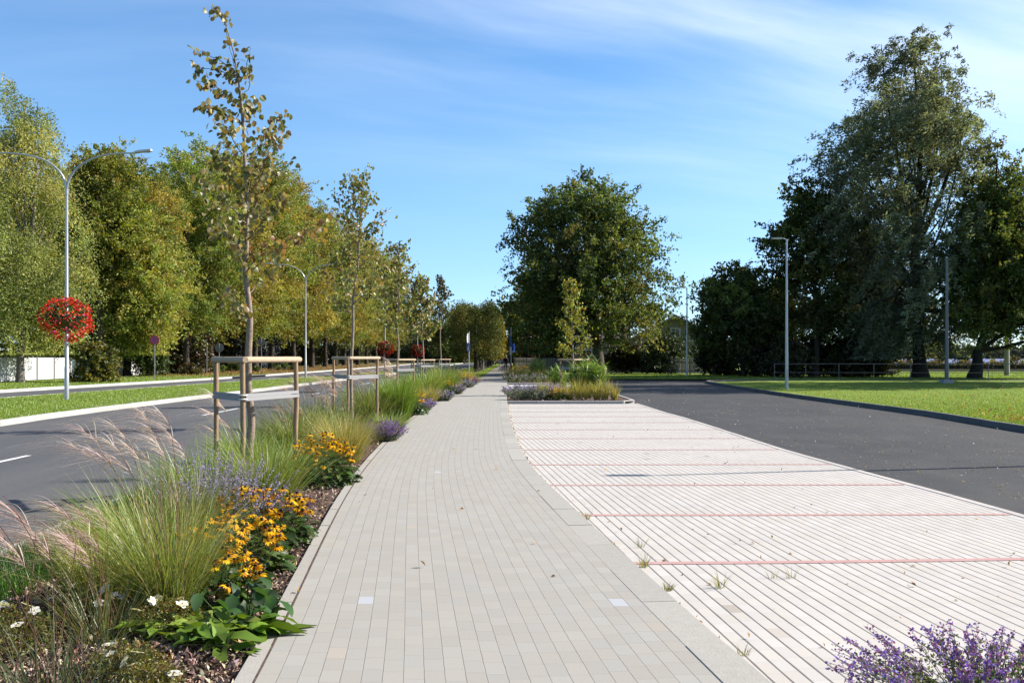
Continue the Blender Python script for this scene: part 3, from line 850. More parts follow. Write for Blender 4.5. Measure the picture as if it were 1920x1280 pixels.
# taller trees just outside the picture, seen by their shadows on the lawn
rows_ = [(4.5, 0, 2.4), (8, 0, 4.2), (13, 0, 4.9), (19, 0, 4.8), (24, 0, 3.2), (26.5, 0, 1.0)]
t0 = tree('ash_tree', 'tall shady ash tree standing off the end of the lawn', (35.4, 56, 0), rows_,
     [(0, 0, -.1, .42), (0, 0, 6, .34), (.1, 0, 14, .18), (0, 0, 22, .04)], 26, 90, 1.5, 13000, .42, DARK, nlimb=20)
dup(t0, (41, 63, 0), 1.3, 'second tall shady ash tree beyond the lawn corner', scale=1.15)

# low dark shrubbery between the garden fence and the railing
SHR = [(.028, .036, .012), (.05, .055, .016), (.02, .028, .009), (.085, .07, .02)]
def shrub(name, label, px, Y, w, h, seed, cols, nl=5000, ls=.2, group=None, cat='shrub', wts=None, rc=None, z0=0.0, **kw):
    """w metres wide, h metres tall, leaves down to the ground"""
    x = (px - CX) / F * Y
    rng = np.random.default_rng(seed)
    t = thing(name, label, cat, (x, Y, z0), 0, group)
    prof = [(.12 * h, 0, w * .42), (.4 * h, 0, w * .5), (.7 * h, 0, w * .42), (.95 * h, 0, w * .16)]
    m, C, r = crown_mesh(rng, prof, max(14, int(10 * w * h / 3)), rc or min(w, h) * .2, nl, ls, cols, wts, **kw)
    m.v[0][:, 2] = np.maximum(m.v[0][:, 2], .01)
    m.build('foliage', LEAF, t)
    mm = M()
    for c in C[rng.permutation(len(C))[:9]]:
        a = np.array([rng.normal(0, .1 * w), rng.normal(0, .08 * w), -.02])
        tube(mm, [a, (a + c) / 2 + rng.normal(0, .05, 3), c], [.045, .03, .01], 5, (.12, .09, .07), caps=False)
    mm.build('stem', BARK, t)
    return t
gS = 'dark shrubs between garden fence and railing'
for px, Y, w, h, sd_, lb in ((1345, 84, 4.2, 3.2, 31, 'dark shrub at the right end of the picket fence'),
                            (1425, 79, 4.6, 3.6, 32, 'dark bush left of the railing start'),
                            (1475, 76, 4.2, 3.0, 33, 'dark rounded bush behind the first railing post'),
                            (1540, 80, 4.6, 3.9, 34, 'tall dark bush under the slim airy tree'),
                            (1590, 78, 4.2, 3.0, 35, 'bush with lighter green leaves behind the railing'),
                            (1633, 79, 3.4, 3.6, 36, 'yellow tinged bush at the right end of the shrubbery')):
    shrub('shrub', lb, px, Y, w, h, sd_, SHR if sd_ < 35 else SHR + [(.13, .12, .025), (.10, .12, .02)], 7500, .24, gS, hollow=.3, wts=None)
shrub('shrub', 'lilac bush with pale green tips in front of the house wall', 1250, 93, 6.0, 3.9, 41, [(.05, .08, .03), (.07, .11, .045), (.03, .05, .02)], 7000, .26, 'garden bushes behind the picket fence')
shrub('shrub', 'dark leafy bush in the garden behind the oak trunk', 1175, 95, 4.6, 2.9, 42, SHR, 6000, .26, 'garden bushes behind the picket fence')
shrub('shrub', 'rust tinged round bush above the fence beside the path', 1010, 116, 5.2, 4.6, 43, [(.10, .07, .02), (.05, .06, .016), (.16, .075, .025), (.035, .045, .014)], 8000, .3, 'garden bushes behind the picket fence')
shrub('shrub', 'dark bush behind the fence next to the rust tinged one', 1055, 108, 4.5, 3.6, 44, [(.05, .06, .016), (.03, .045, .014), (.09, .10, .02)], 6500, .3, 'garden bushes behind the picket fence')
shrub('shrub', 'pinkish spent flower bush beside the oak trunk', 1098, 84, 2.3, 1.9, 45, [(.16, .09, .09), (.10, .075, .05), (.06, .06, .03), (.22, .13, .13)], 3000, .16, 'garden bushes behind the picket fence')

# tall trees in the distance closing the path
t = tree('street_tree', 'dark distant tree closing the view over the path end', ((1000 - CX) / F * 150, 150, 0), [(3, 0, 4), (8, 0, 6.0), (12, 0, 4), (15, 0, 1.2)],
     [(0, 0, -.1, .3), (0, 0, 5, .2), (0, 0, 13, .04)], 51, 60, 1.6, 8000, .5, DARK, nlimb=12)
for px, Y, sc, lb in ((905, 280, .9, 'far tree at the end of the street above the clipped limes'), (870, 260, 1.05, 'far tree left of the clipped lime row'),
                      (835, 235, 1.0, 'distant tree over the end of the carriageway'), (985, 210, 1.05, 'distant dark tree right of the path end'),
                      (1040, 170, .95, 'dark garden tree far behind the fence corner')):
    dup(t, ((px - CX) / F * Y, Y, 0), Y, lb, 'far trees closing the street', sc)
for px, Y, sc, lb in ((760, 300, 1.1, 'far tree behind the last avenue limes'), (795, 290, .95, 'far tree at the bend of the carriageway'), (815, 270, .7, 'low far tree by the bend of the carriageway'), (700, 310, 1.2, 'far tree deep behind the avenue')):
    dup(t, ((px - CX) / F * Y, Y, 0), Y * 2, lb, 'far trees closing the street', sc)
t['group'] = 'far trees closing the street'

for i, (px, Y, w, h, lb) in enumerate(((845, 255, 14, 5.5, 'far dark bushes behind the clipped limes'), (800, 262, 16, 6.5, 'far bushes closing the carriageway bend'), (755, 270, 18, 7, 'far bushes behind the last avenue trunks'), (900, 275, 14, 6, 'far bushes at the street end behind the parked car'), (960, 240, 9, 6, 'far bushes behind the blue banner pole'), (1000, 230, 12, 6, 'far bushes behind the rust tinged garden bush'))):
    shrub('shrub', lb, px, Y, w, h, 820 + i, [(.08, .10, .02), (.12, .12, .022), (.05, .065, .014)], 3500, .7, 'far bushes at the street end')

# left side: birch, maple, bright lime tree
BIR = [(.28, .34, .09), (.35, .39, .11), (.19, .25, .06), (.42, .39, .12)]
Y = 62; x0 = (38 - CX) / F * Y
tree('birch_tree', 'tall birch with drooping grey green branches behind the white fence', (x0, Y, 0),
     px_prof([(122, 0, 28), (160, -40, 60), (200, -60, 115), (250, -90, 148), (300, -110, 150), (400, -130, 185), (500, -130, 190), (570, -110, 160), (625, -90, 110)], Y, x0),
     [(0, 0, -.1, .22), (.1, 0, 4, .19), (.6, 0, 8, .15), (1.0, 0, 13, .1), (0.2, 0, 17, .04)], 61, 170, 1.1, 95000, .16, BIR, nlimb=40, weep=.35, sag=1.2, twiggy=14, asp=.5, droop=.7, hollow=.3, bark=(.2, .18, .155))
Y = 74; x0 = (188 - CX) / F * Y
tree('maple_tree', 'dark maple rising behind the bright green lime tree', (x0, Y, 0),
     px_prof([(254, 172, 212), (285, 150, 245), (320, 135, 268), (380, 120, 290), (460, 120, 300), (540, 130, 290)], Y, x0),
     [(0, 0, -.1, .35), (0, 0, 6, .28), (0, 0, 15, .08)], 62, 60, 1.3, 34000, .22, [(.19, .22, .03), (.14, .18, .026), (.26, .25, .04)], nlimb=24)
Y = 76; x0 = (215 - CX) / F * Y
tree('lime_tree', 'bright yellow green lime tree leaning over the white fence', (x0, Y, 0),
     px_prof([(335, 160, 205), (365, 145, 250), (410, 150, 290), (460, 158, 318), (510, 165, 328), (560, 170, 345), (600, 178, 340), (632, 190, 320)], Y, x0),
     [(0, 0, -.1, .3), (0, 0, 4, .24), (-.2, 0, 8, .14), (-.5, 0, 12, .04)], 63, 150, 1.2, 75000, .2, [(.31, .38, .06), (.38, .42, .07), (.21, .29, .05), (.46, .40, .09)], nlimb=34, droop=.4, hollow=.4, flat=.85, clumpcol=.2, sag=.5)

# the avenue of tall limes beyond the dual carriageway
gL = 'tall limes in the avenue beyond the dual carriageway'
LP = [(5.0, 0, 3.8), (7.5, 0, 6.9), (12, 0, 7.8), (18, 0, 7.0), (22.5, 0, 4.8), (25.5, 0, 1.6)]
protos = []
for k in range(3):
    lp = [(z * (1 + .04 * (k - 1)), dxx + [0, .4, -.3][k], w * [1, .95, 1.06][k]) for z, dxx, w in LP]
    protos.append(tree('lime_tree', 'tall full lime tree turning ochre in the avenue across the road', (0, -500, 0), lp,
                       [(0, 0, -.1, .36), (.05, 0, 3, .3), (-.1, 0, 7, .24), (.1, .1, 13, .16), (0, 0, 22.5, .03)], 70 + k, 170, 1.45, 85000, .24,
                       [LIME, [(.20, .29, .05), (.27, .34, .055), (.15, .22, .04), (.34, .35, .07)], [(.38, .32, .06), (.44, .31, .065), (.28, .27, .05), (.18, .20, .045)]][k], gL, 26, (.07, .058, .048), hollow=.4, clumpcol=.22, flat=.8))
rl = np.random.default_rng(5)
used = [False] * 3
k = 0
first_labels = ['nearest lime of the avenue, beside the bright green tree', 'second lime of the avenue, behind the staked sapling', 'third lime of the avenue, behind the grey diamond sign back']
for i, Y in enumerate([82, 91, 100, 109, 118, 128, 138, 148, 159, 170, 182, 195, 209, 224, 240]):
    x = -29.5 + rl.normal(0, .5) - (1.2 if i == 0 else 0)
    lab = first_labels[i] if i < 3 else None
    rz = rl.uniform(0, 6.28); sc = rl.uniform(.95, 1.04) * (.77, .85, .92)[i] if i < 3 else rl.uniform(.95, 1.05)
    p = protos[i % 3]
    if not used[i % 3]:
        used[i % 3] = True
        p.location = (x, Y, 0); p.rotation_euler = (0, 0, rz); p.scale = (sc,) * 3
        p['label'] = lab or p['label']
    else:
        dup(p, (x, Y, 0), rz, 'tall full lime tree turning ochre in the avenue across the road', gL, sc)
# second rank of trees standing dark behind the avenue
for i, (Y, x) in enumerate(((76, -40), (88, -42), (101, -41), (113, -43), (126, -41), (140, -43), (156, -42), (174, -43), (194, -42), (216, -43), (62, -47), (50, -44))):
    dup(protos[i % 3], (x, Y, 0), i * 1.1, 'tall lime tree in the second rank behind the avenue', 'trees behind the avenue', .7 + .02 * (i % 4) + (.12 if 100 < Y < 300 else 0))

# clipped limes beside the path
gC = 'clipped limes along the path'
CP = [(1.75, 0, 2.5), (2.6, 0, 2.75), (4.5, 0, 2.75), (6.2, 0, 2.6), (6.75, 0, 2.2)]
cl = []
for k, cs in enumerate(([(.10, .13, .025), (.14, .15, .03), (.07, .095, .02), (.19, .165, .035)], [(.22, .20, .022), (.28, .21, .026), (.17, .165, .02)], [(.36, .26, .025), (.28, .24, .028), (.42, .27, .028)])):  # first palette darkened to paint in the shaded near face of the row
    cl.append(tree('clipped_lime', 'x', (0, -500, 0), CP, [(0, 0, -.1, .24), (.03, 0, 1.2, .2), (0, 0, 3, .16), (0, 0, 5.5, .05)], 90 + k, 130, .6, 24000, .16, cs, gC, 14, (.05, .045, .04), hollow=.5, box_=1.15, flat=1.0, clumpcol=.1, leafm=LEAF_DULL, tkw=dict(lo=.3)))
labs = ['nearest clipped lime, its dark boxy crown beside the path', 'second clipped lime of the row beside the path', 'third clipped lime of the row, ochre on its sunny side']
for i in range(15):
    Y = 104 + i * 6.2; k = 0 if i < 2 else (1 if i < 5 else 2)
    lab = labs[i] if i < 3 else 'boxy clipped lime with yellow autumn leaves farther along the path'
    fresh = cl[k].location.y < -100
    if fresh:
        cl[k].location = (-3.75, Y, 0); cl[k]['label'] = lab
    else:
        dup(cl[k], (-3.75, Y, 0), math.pi * (i % 2), lab, gC)

# far shore of the lake
m, C, r = crown_mesh(np.random.default_rng(99), [(0, 0, 60), (9, 0, 60), (15, 0, 20)], 40, 4, 100, 1.5, DARK)
rf = np.random.default_rng(100)
n = 260
m = M()
cx_ = rf.uniform(120, 700, n); cy_ = 820 + rf.uniform(-20, 60, n); hh = rf.uniform(7, 15, n) * (1 + .25 * np.sin(cx_ / 37))
idx = np.repeat(np.arange(n), 90)
dd = unit(rf.normal(size=(len(idx), 3)))
P = np.stack([cx_[idx] + dd[:, 0] * 7, cy_[idx] + dd[:, 1] * 5, np.abs(hh[idx] * (.5 + .5 * dd[:, 2]))], 1)
leafs(m, P, 3.2 * rf.uniform(.6, 1.3, len(P)), pick(rf, len(P), [(.06, .08, .04), (.09, .10, .05), (.05, .065, .04)], None, .2), rf, up=.5)
tag(m.build('far_woods', LEAF_DULL), kind='stuff')


# ------------------------------------------------------------------ young trees and their timber frames
YL = [(.20, .20, .05), (.26, .23, .08), (.13, .15, .04), (.36, .32, .16), (.30, .20, .07)]


def leafy_twig(m, lm, pts, r0, rng, nl, ls, cols, spread=.10, bark=(.22, .17, .13), start=.15, wts=None):
    P = np.array(pts, float)
    k = np.linspace(0, 1, len(P)); tt = np.linspace(0, 1, max(6, 3 * len(P)))
    q = np.stack([np.interp(tt, k, P[:, i]) for i in range(3)], 1)
    q[1:-1] += rng.normal(0, .012, (len(q) - 2, 3))
    tube(m, q, np.linspace(r0, .003, len(q)), 6, bark, caps=False)
    n = nl
    t = rng.uniform(start, 1.02, n)
    X = np.stack([np.interp(t, tt, q[:, i]) for i in range(3)], 1) + rng.normal(0, spread, (n, 3)) * np.array([1, 1, .7])
    d = rng.normal(0, .7, (n, 3)); d[:, 2] -= .75; d[:, 0] -= .15
    qn = rng.normal(0, .6, (n, 3)); qn[:, 2] += .6
    L = ls * rng.uniform(.65, 1.25, n)
    ovals(lm, X, d, qn, L, L * rng.uniform(.7, .9, n), pick(rng, n, cols, wts, .2), .3)


Y = 12.4
x0 = (470 - CX) / F * Y
ty = thing('young_tree', 'tall staked sapling nearest the camera with sparse curled leaves', 'tree', (x0, Y, -.04), 0, 'staked young trees by the road')
rng = np.random.default_rng(201)
def L3(rows):
    """photo points (px, py, depth offset) -> local to the sapling"""
    o = []
    for r_ in rows:
        p = PZ(r_[0], r_[1], Y + (r_[2] if len(r_) > 2 else 0)); o.append((p[0] - x0, p[1] - Y, p[2] + .04))
    return o
tm, cm = M(), M()
stem = L3([(470, 925), (467, 850), (472, 790), (465, 720), (466, 660), (469, 600), (466, 560), (459, 510), (463, 450), (463, 375), (459, 300), (456, 225), (452, 187), (446, 146), (439, 101), (424, 49), (408, 14)])
sr = [.055, .05, .046, .043, .041, .038, .034, .030, .027, .024, .02, .016, .013, .010, .008, .006, .004]
k = np.linspace(0, 1, len(stem)); tt = np.linspace(0, 1, 60)
tube(tm, np.stack([np.interp(tt, k, np.array(stem)[:, i]) for i in range(3)], 1), np.interp(tt, k, sr), 10, (.30, .235, .18))
LV = .078
for pts, r0, nl in (([(424, 49), (418, 30), (402, 14), (396, 22)], .004, 20),
                    ([(439, 140), (418, 118), (390, 100), (364, 97)], .006, 26),
                    ([(447, 150), (425, 140), (395, 130), (362, 124)], .006, 30),
                    ([(452, 190, .1), (430, 180, .2), (400, 160, .3), (368, 152, .3)], .007, 40),
                    ([(456, 235), (430, 214, -.1), (400, 202, -.2), (378, 196, -.3)], .008, 42),
                    ([(457, 250, 0), (452, 210), (446, 150), (438, 110), (424, 60)], .004, 26),
                    ([(447, 155), (460, 130), (468, 105), (466, 88)], .005, 18),
                    ([(452, 190), (462, 170), (470, 140), (464, 120)], .005, 14),
                    ([(459, 300), (440, 270, -.2), (425, 240, -.3), (412, 225, -.4)], .008, 34),
                    ([(459, 310), (480, 280, .3), (505, 250, .5), (528, 212, .6)], .010, 46),
                    ([(462, 340), (490, 310, .2), (515, 270, .3), (520, 240, .3)], .008, 40),
                    ([(463, 375), (490, 330, -.3), (520, 325, -.4), (545, 305, -.5)], .009, 20),
                    ([(463, 390), (440, 340, .3), (420, 310, .5), (410, 285, .6)], .010, 40),
                    ([(463, 420), (430, 380, -.3), (405, 350, -.5), (392, 330, -.6)], .010, 26),
                    ([(463, 440), (480, 380, .2), (492, 330, .3), (500, 290, .3)], .010, 50),
                    ([(462, 450), (490, 420, -.4), (510, 385, -.6), (530, 360, -.7)], .010, 34),
                    ([(460, 480), (435, 440, .3), (412, 405, .5), (400, 375, .6)], .011, 34),
                    ([(459, 500), (440, 460, -.4), (420, 430, -.6), (402, 420, -.8)], .010, 26),
                    ([(460, 500), (500, 470, .1), (550, 450, .2), (612, 412, .3)], .011, 40),
                    ([(461, 520), (490, 490, -.4), (520, 470, -.6), (540, 465, -.7)], .009, 22),
                    ([(463, 560), (480, 530, .3), (500, 505, .4), (515, 498, .5)], .008, 16),
                    ([(466, 590), (440, 560, .2), (425, 545, .3), (408, 540, .3)], .007, 16),
                    ([(468, 605), (450, 580, -.2), (430, 555, -.2), (428, 545, -.3)], .006, 10),
                    ([(459, 300), (465, 350), (462, 420), (460, 500)], .004, 60),
                    ([(458, 260), (466, 230, .2), (474, 200, .3), (470, 190, .3)], .006, 26)):
    cs = YL if pts[-1][0] < 590 else [(.32, .15, .06), (.28, .16, .06), (.2, .16, .05)]
    leafy_twig(tm, cm, L3(pts), r0, rng, int(nl * (1.35 if pts[0][1] < 240 else 2.1)), LV, cs, .045 if pts[0][1] < 240 else .08)
tm.build('trunk', BIRCHBARK, ty); cm.build('crown', LEAF, ty)


YG = [(.19, .23, .055), (.25, .27, .075), (.13, .17, .04), (.34, .31, .13), (.27, .20, .07)]
def sapling(name, label, px, Y, top, seed, group=None, w=1.0, cols=YG, nb=26, ls=.10, nl=24, first=.42, lean=0.0, cat='tree'):
    """young tree of top metres height with ascending twigs"""
    x = (px - CX) / F * Y
    rng = np.random.default_rng(seed)
    t = thing(name, label, cat, (x, Y, -.04), 0, group)
    tm, cm = M(), M()
    zz = np.linspace(0, top, 9)
    st = np.stack([lean * (zz / top) ** 2 + rng.normal(0, .03, 9) * (zz > 0), rng.normal(0, .03, 9) * (zz > 0), zz], 1)
    tube(tm, st, np.linspace(.05, .006, 9), 8, (.30, .235, .18))
    for i in range(nb):
        f = first + (.97 - first) * (i + rng.uniform(0, 1)) / nb
        a = np.array([np.interp(f * top, zz, st[:, j]) for j in range(3)])
        az = rng.uniform(0, 6.28)
        L = w * (1.0 - .75 * (f - first) / (1 - first)) * rng.uniform(.6, 1.15) + .15
        e = np.array([math.cos(az) * L * .8, math.sin(az) * L * .8, L * rng.uniform(.35, .8)])
        leafy_twig(tm, cm, [a, a + e * [.5, .5, .35], a + e], .009, rng, int(nl * (.5 + L / w)), ls, cols, .10, start=.25)
    leafy_twig(tm, cm, [st[-3], st[-1]], .006, rng, nl, ls, cols, .06)
    tm.build('trunk', BIRCHBARK, t); cm.build('crown', LEAF, t)
    return t


gY = 'staked young trees by the road'
sapling('young_tree', 'second staked sapling along the road, with full ochre crown', 660, 24.5, 6.1, 202, gY, 1.25, nb=44, nl=38, ls=.085, lean=.25)
sapling('young_tree', 'third staked sapling along the road', 745, 35.5, 5.6, 203, gY, 1.2, nb=38, nl=32, ls=.11)
sapling('young_tree', 'fourth staked sapling along the road, near the hanging flower ball', 792, 50, 5.6, 204, gY, 1.3, nb=36, nl=36, ls=.15)
sapling('young_tree', 'last staked sapling along the road, dark twiggy top against the sky', 825, 63, 6.7, 205, gY, .9, [(.05, .055, .02), (.08, .075, .025)], 26, .15, 16, .6)
sapling('young_tree', 'feathery yellow green sapling staked in the planted island', 1073, 42, 4.9, 206, None, .85, [(.32, .36, .045), (.26, .31, .04), (.40, .33, .06)], 30, .10, 26, .3)

WOODC = (.35, .235, .14)
RAILC = (.47, .36, .245)
def stake_frame(label, cor, lef, rig, group='timber frames round the saplings', hgt=1.6):
    """three round posts, two top rails, two tie bands; corner nearest the camera"""
    t = thing('tree_stake', label, 'tree stake', (cor[0], cor[1], -.04), 0, group)
    o = np.array([cor[0], cor[1]])
    C, Lp, Rp = [np.append(np.array(p) - o, 0) for p in (cor, lef, rig)]
    rg_ = np.random.default_rng(int(abs(cor[1] * 100)))
    for p in (C, Lp, Rp):
        m = M(); z = np.linspace(-.1, hgt - .03, 7)
        tube(m, np.stack([p[0] + rg_.normal(0, .004, 7), p[1] + rg_.normal(0, .004, 7), z], 1), (.030 + rg_.normal(0, .0012, 7)), 12, WOODC)
        m.build('post', TIMBER, t)
    up = np.array([0, 0, hgt])
    for a, b_, e0, e1 in ((C, Lp, .09, .12), (C, Rp, .0, .1)):
        d = unit(b_ - a); m = M()
        off = np.cross(d, [0, 0, 1]) * .0
        pts = [a - d * e0 + up + off + (d * .045 if e0 == 0 else 0), (a + b_) / 2 + up + off, b_ + d * e1 + up + off]
        q = np.array([pts[0]] + [pts[0] + (pts[2] - pts[0]) * f for f in (.02, .25, .5, .75, .98)] + [pts[2]])
        tube(m, q, [.034, .038, .039, .037, .039, .038, .033], 14, RAILC)
        m.build('rail', TIMBER, t)
    zb = np.array([0, 0, 1.17])
    for a, b_ in ((C, Lp), (C, Rp)):
        m = M(); d = unit(b_ - a); nrm = np.cross(d, [0, 0, 1])
        s_ = 1 if nrm[1] < 0 else -1
        for dz_, thk in ((.018, 0), (-.028, .006)):
            beam(m, a + zb + nrm * s_ * (.037 + thk) + [0, 0, dz_], b_ + zb + nrm * s_ * (.037 + thk) + [0, 0, dz_], .006, .038, (.30, .30, .31))
        beam(m, a + zb - nrm * s_ * .037, b_ + zb - nrm * s_ * .037, .005, .04, (.28, .28, .29))
        m.build('strap', BAND, t)
    m = M()
    an = np.linspace(0, 2 * np.pi, 17)
    for dz_ in (-.028, .018):
        q = np.stack([C[0] + .044 * np.cos(an), C[1] + .044 * np.sin(an), np.full(17, 1.17 + dz_)], 1)
        tube(m, q, .012, 6, (.62, .62, .62), caps=False)
    m.build('tie', BAND, t)
    return t


stake_frame('timber tree frame nearest the camera with pale straps', (-3.12, 11.75), (-3.68, 12.6), (-2.76, 12.95))
stake_frame('second timber tree frame along the bed', (-3.75, 23.2), (-4.33, 24.6), (-3.22, 24.2))
stake_frame('third timber tree frame along the bed', (-4.0, 35.3), (-4.55, 36.2), (-3.5, 36.0), hgt=1.52)
stake_frame('fourth timber tree frame along the bed, small in the distance', (-4.4, 49), (-4.95, 49.9), (-3.85, 49.8), hgt=1.46)
stake_frame('fifth dark timber tree frame along the bed near the clipped limes', (-4.45, 62), (-5.05, 62.9), (-3.85, 62.6), hgt=1.45)
stake_frame('timber tree frame in the planted island among tall reeds', (2.47, 41.2), (1.98, 41.5), (3.1, 41.9), None, 1.5)


# ------------------------------------------------------------------ plants of the beds
def clump(name, label, loc, seed, n, h, lean, droop, w, cols, r0=.12, group=None, wind=.0, wts=None, cat='grass clump', seg=6):
    if 307 <= seed <= 329: h *= 1.13
    rng = np.random.default_rng(seed)
    t = thing(name, label, cat, (loc[0], loc[1], -.04), 0, group)
    a = rng.uniform(0, 2 * np.pi, n); rr = r0 * np.sqrt(rng.uniform(0, 1, n))
    base = np.stack([rr * np.cos(a), rr * np.sin(a), np.zeros(n)], 1)
    az = a + rng.normal(0, .5, n)
    m = M()
    ln = np.clip(np.abs(rng.normal(lean, lean * .45, n)) * (.4 + .8 * rr / r0), 0, .93)
    ribbons(m, base, az, h * rng.uniform(.55, 1.12, n), ln, np.abs(rng.normal(droop, droop * .5 + .02, n)), w, pick(rng, n, cols, wts, .2), seg, rng, wind=wind)
    m.build('foliage', BLADE, t)
    return t, rng


def plume(t, rng, base, top, L, cols, nf=20, stemc=(.20, .13, .08), sr=.0026, pw=.0036):
    nf = int(nf * 1.5); pw *= 1.1; L *= 1.35
    """one flowering stem: thin curved stem, filaments combed by the wind to the left"""
    base, top = np.array(base, float), np.array(top, float)
    tt = np.linspace(0, 1, 8)[:, None]
    mid = (base + top) / 2 + np.array([.05, 0, .06]) * np.linalg.norm(top - base)
    q = (1 - tt) ** 2 * base + 2 * tt * (1 - tt) * mid + tt ** 2 * top
    m = M()
    tube(m, q, np.linspace(sr, sr * .6, 8), 4, stemc, caps=False, mat=0)
    axis = unit(q[-1] - q[-2])
    b = np.array([top + axis * L * .42 * f for f in np.linspace(-.35, .5, nf)])
    b[:, 0] -= np.linspace(0, 1, nf) ** 2 * L * .16
    Lf = L * rng.uniform(.65, 1.15, nf) * np.linspace(1.0, .75, nf)
    az = np.pi + rng.normal(-.1, .38, nf)
    ribbons(m, b, az, Lf, rng.uniform(.74, .95, nf), rng.uniform(.45, .95, nf), pw * rng.uniform(.6, 1.1, nf), pick(rng, nf, cols, None, .15), 7, rng, mat=1, taper=.4)
    # rachis
    tube(m, np.array([top, top + axis * L * .3 + [-.04 * L, 0, 0], b[-1]]), [sr * .7, sr * .5, .0006], 4, (.34, .17, .15), caps=False, mat=1)
    m.build('plume', [BARK, PETAL], t)


PK_ = [(.68, .54, .51), (.76, .64, .60), (.55, .38, .36), (.80, .72, .68)]
PKD = [(.48, .33, .30), (.60, .45, .41), (.70, .58, .54), (.38, .24, .21)]
GRN = [(.22, .34, .055), (.30, .40, .085), (.16, .26, .045), (.40, .42, .15)]
GLD = [(.48, .41, .13), (.58, .49, .2), (.38, .35, .09), (.31, .32, .08)]
YGR = [(.34, .36, .06), (.27, .31, .05), (.42, .39, .09)]
BRT = [(.18, .31, .03), (.24, .36, .04), (.13, .24, .025)]
OLV = [(.14, .17, .055), (.18, .20, .07), (.10, .13, .04), (.25, .24, .1)]
gG = 'ornamental grasses in the bed'

# the big fountain grass with the pale plumes (front left)
t, rg_ = clump('grass_clump', 'big fountain grass nearest the camera with sheaf of pale wind-combed plumes', (-2.17, 6.35), 301, 1350, .98, .25, .38, .0050, GRN + [(.34, .31, .08), (.45, .40, .2)], .16, gG, wind=.10)
for px, py, dY in ((165, 812, -.2), (215, 800, .1), (262, 772, .3), (300, 778, .0), (185, 850, -.3), (240, 838, -.1), (278, 806, .2), (150, 838, .0), (225, 866, -.3), (306, 806, .25), (330, 835, .1), (262, 850, .2), (205, 828, .35), (290, 832, -.25)):
    p = PZ(px + 18, py + 14, 6.35 + dY)
    plume(t, rg_, [rg_.normal(.06, .07), rg_.normal(0, .07), .15], [p[0] + 2.17, p[1] - 6.35, p[2] + .04], .24, PK_, 24)
# dark stems at the left picture edge
t, rg_ = clump('grass_clump', 'dark stemmed grass in the left corner with red brown plumes', (-2.15, 4.75), 302, 200, .60, .45, .45, .005, [(.10, .13, .045), (.13, .15, .07), (.07, .09, .03)], .24, gG, wind=.05)
for px, py, dY in ((12, 920, 0), (45, 960, .1), (-30, 930, -.2), (-40, 985, .1), (20, 1000, -.3), (70, 985, .15), (120, 985, .3), (150, 1005, .35), (-15, 960, .3)):
    p = PZ(px + 22, py + 45, 4.75 + dY)
    plume(t, rg_, [rg_.normal(0, .12), rg_.normal(0, .12), .0], [p[0] + 2.15, p[1] - 4.75, p[2] + .04], .26, PKD, 22, (.09, .05, .035), .003)
t, rg_ = clump('grass_clump', 'airy red plumed grass in front of the yellow green tuft', (-2.32, 5.75), 303, 160, .6, .4, .3, .005, OLV, .14, gG, wind=.05)
for px, py, dY in ((110, 950, 0), (140, 990, .1), (165, 1005, -.1), (180, 960, .15), (125, 1010, -.2), (150, 960, .1), (95, 985, 0)):
    p = PZ(px + 20, py + 18, 5.75 + dY)
    plume(t, rg_, [rg_.normal(.05, .06), rg_.normal(0, .06), .0], [p[0] + 2.32, p[1] - 5.75, p[2] + .04], .22, PKD, 22, (.16, .08, .05), .0028)
clump('grass_clump', 'bright yellow green tuft behind the white flowered shrublet', (-2.72, 6.7), 304, 520, .62, .3, .25, .007, YGR, .15, gG)
clump('grass_clump', 'tan and green arching grass left of the lavender haze', (-2.9, 7.9), 305, 800, .85, .42, .4, .007, GRN + GLD[:2], .22, gG, wind=.1)
clump('grass_clump', 'olive grass with flower stalks just left of the sage haze', (-2.62, 8.3), 306, 380, .80, .22, .2, .006, [(.28, .25, .08), (.2, .22, .05), (.16, .18, .04)], .14, gG)
clump('grass_clump', 'green arching grass at the left timber post', (-3.35, 10.9), 307, 1000, .78, .45, .45, .008, GRN, .25, gG, wind=.08)
clump('grass_clump', 'green upright grass in front of the right timber post', (-2.55, 10.6), 308, 1100, .88, .3, .32, .007, GRN + [(.2, .21, .06)], .18, gG, wind=.03)
t, rg_ = clump('grass_clump', 'grass with two tall plumes behind the left timber post', (-3.75, 14.3), 309, 700, .8, .42, .4, .009, GRN, .22, gG, wind=.08)
for px, py, dY in ((402, 742, 0), (412, 757, .1), (398, 775, -.1), (420, 790, .1), (405, 808, 0)):
    p = PZ(px + 8, py + 6, 14.3 + dY)
    plume(t, rg_, [rg_.normal(-.05, .06), 0, .2], [p[0] + 3.75, p[1] - 14.3, p[2] + .04], .34, PK_, 22, pw=.007)
t, rg_ = clump('grass_clump', 'broad green grass filling the bed behind the first frame', (-3.55, 16.6), 310, 1300, .95, .42, .42, .010, GRN + OLV, .35, gG, wind=.08)
for px, py, dY in ((540, 735, 0), (552, 750, .1), (525, 765, -.1), (560, 770, .2), (536, 790, .1), (548, 720, .2)):
    p = PZ(px + 8, py + 6, 16.6 + dY)
    plume(t, rg_, [rg_.normal(-.05, .1), 0, .2], [p[0] + 3.55, p[1] - 16.6, p[2] + .04], .34, PKD, 22, pw=.009)
t, rg_ = clump('grass_clump', 'pink plumed grass between the first and second frames', (-3.9, 20.0), 311, 1000, 1.0, .4, .42, .011, GRN + OLV, .35, gG, wind=.08)
for k_ in range(12):
    p = PZ(rg_.uniform(580, 650), rg_.uniform(712, 770), 20 + rg_.normal(0, .3))
    plume(t, rg_, [rg_.normal(-.05, .15), 0, .2], [p[0] + 3.9, p[1] - 20, p[2] + .04], .36, PKD + PK_[:1], 20, pw=.011)
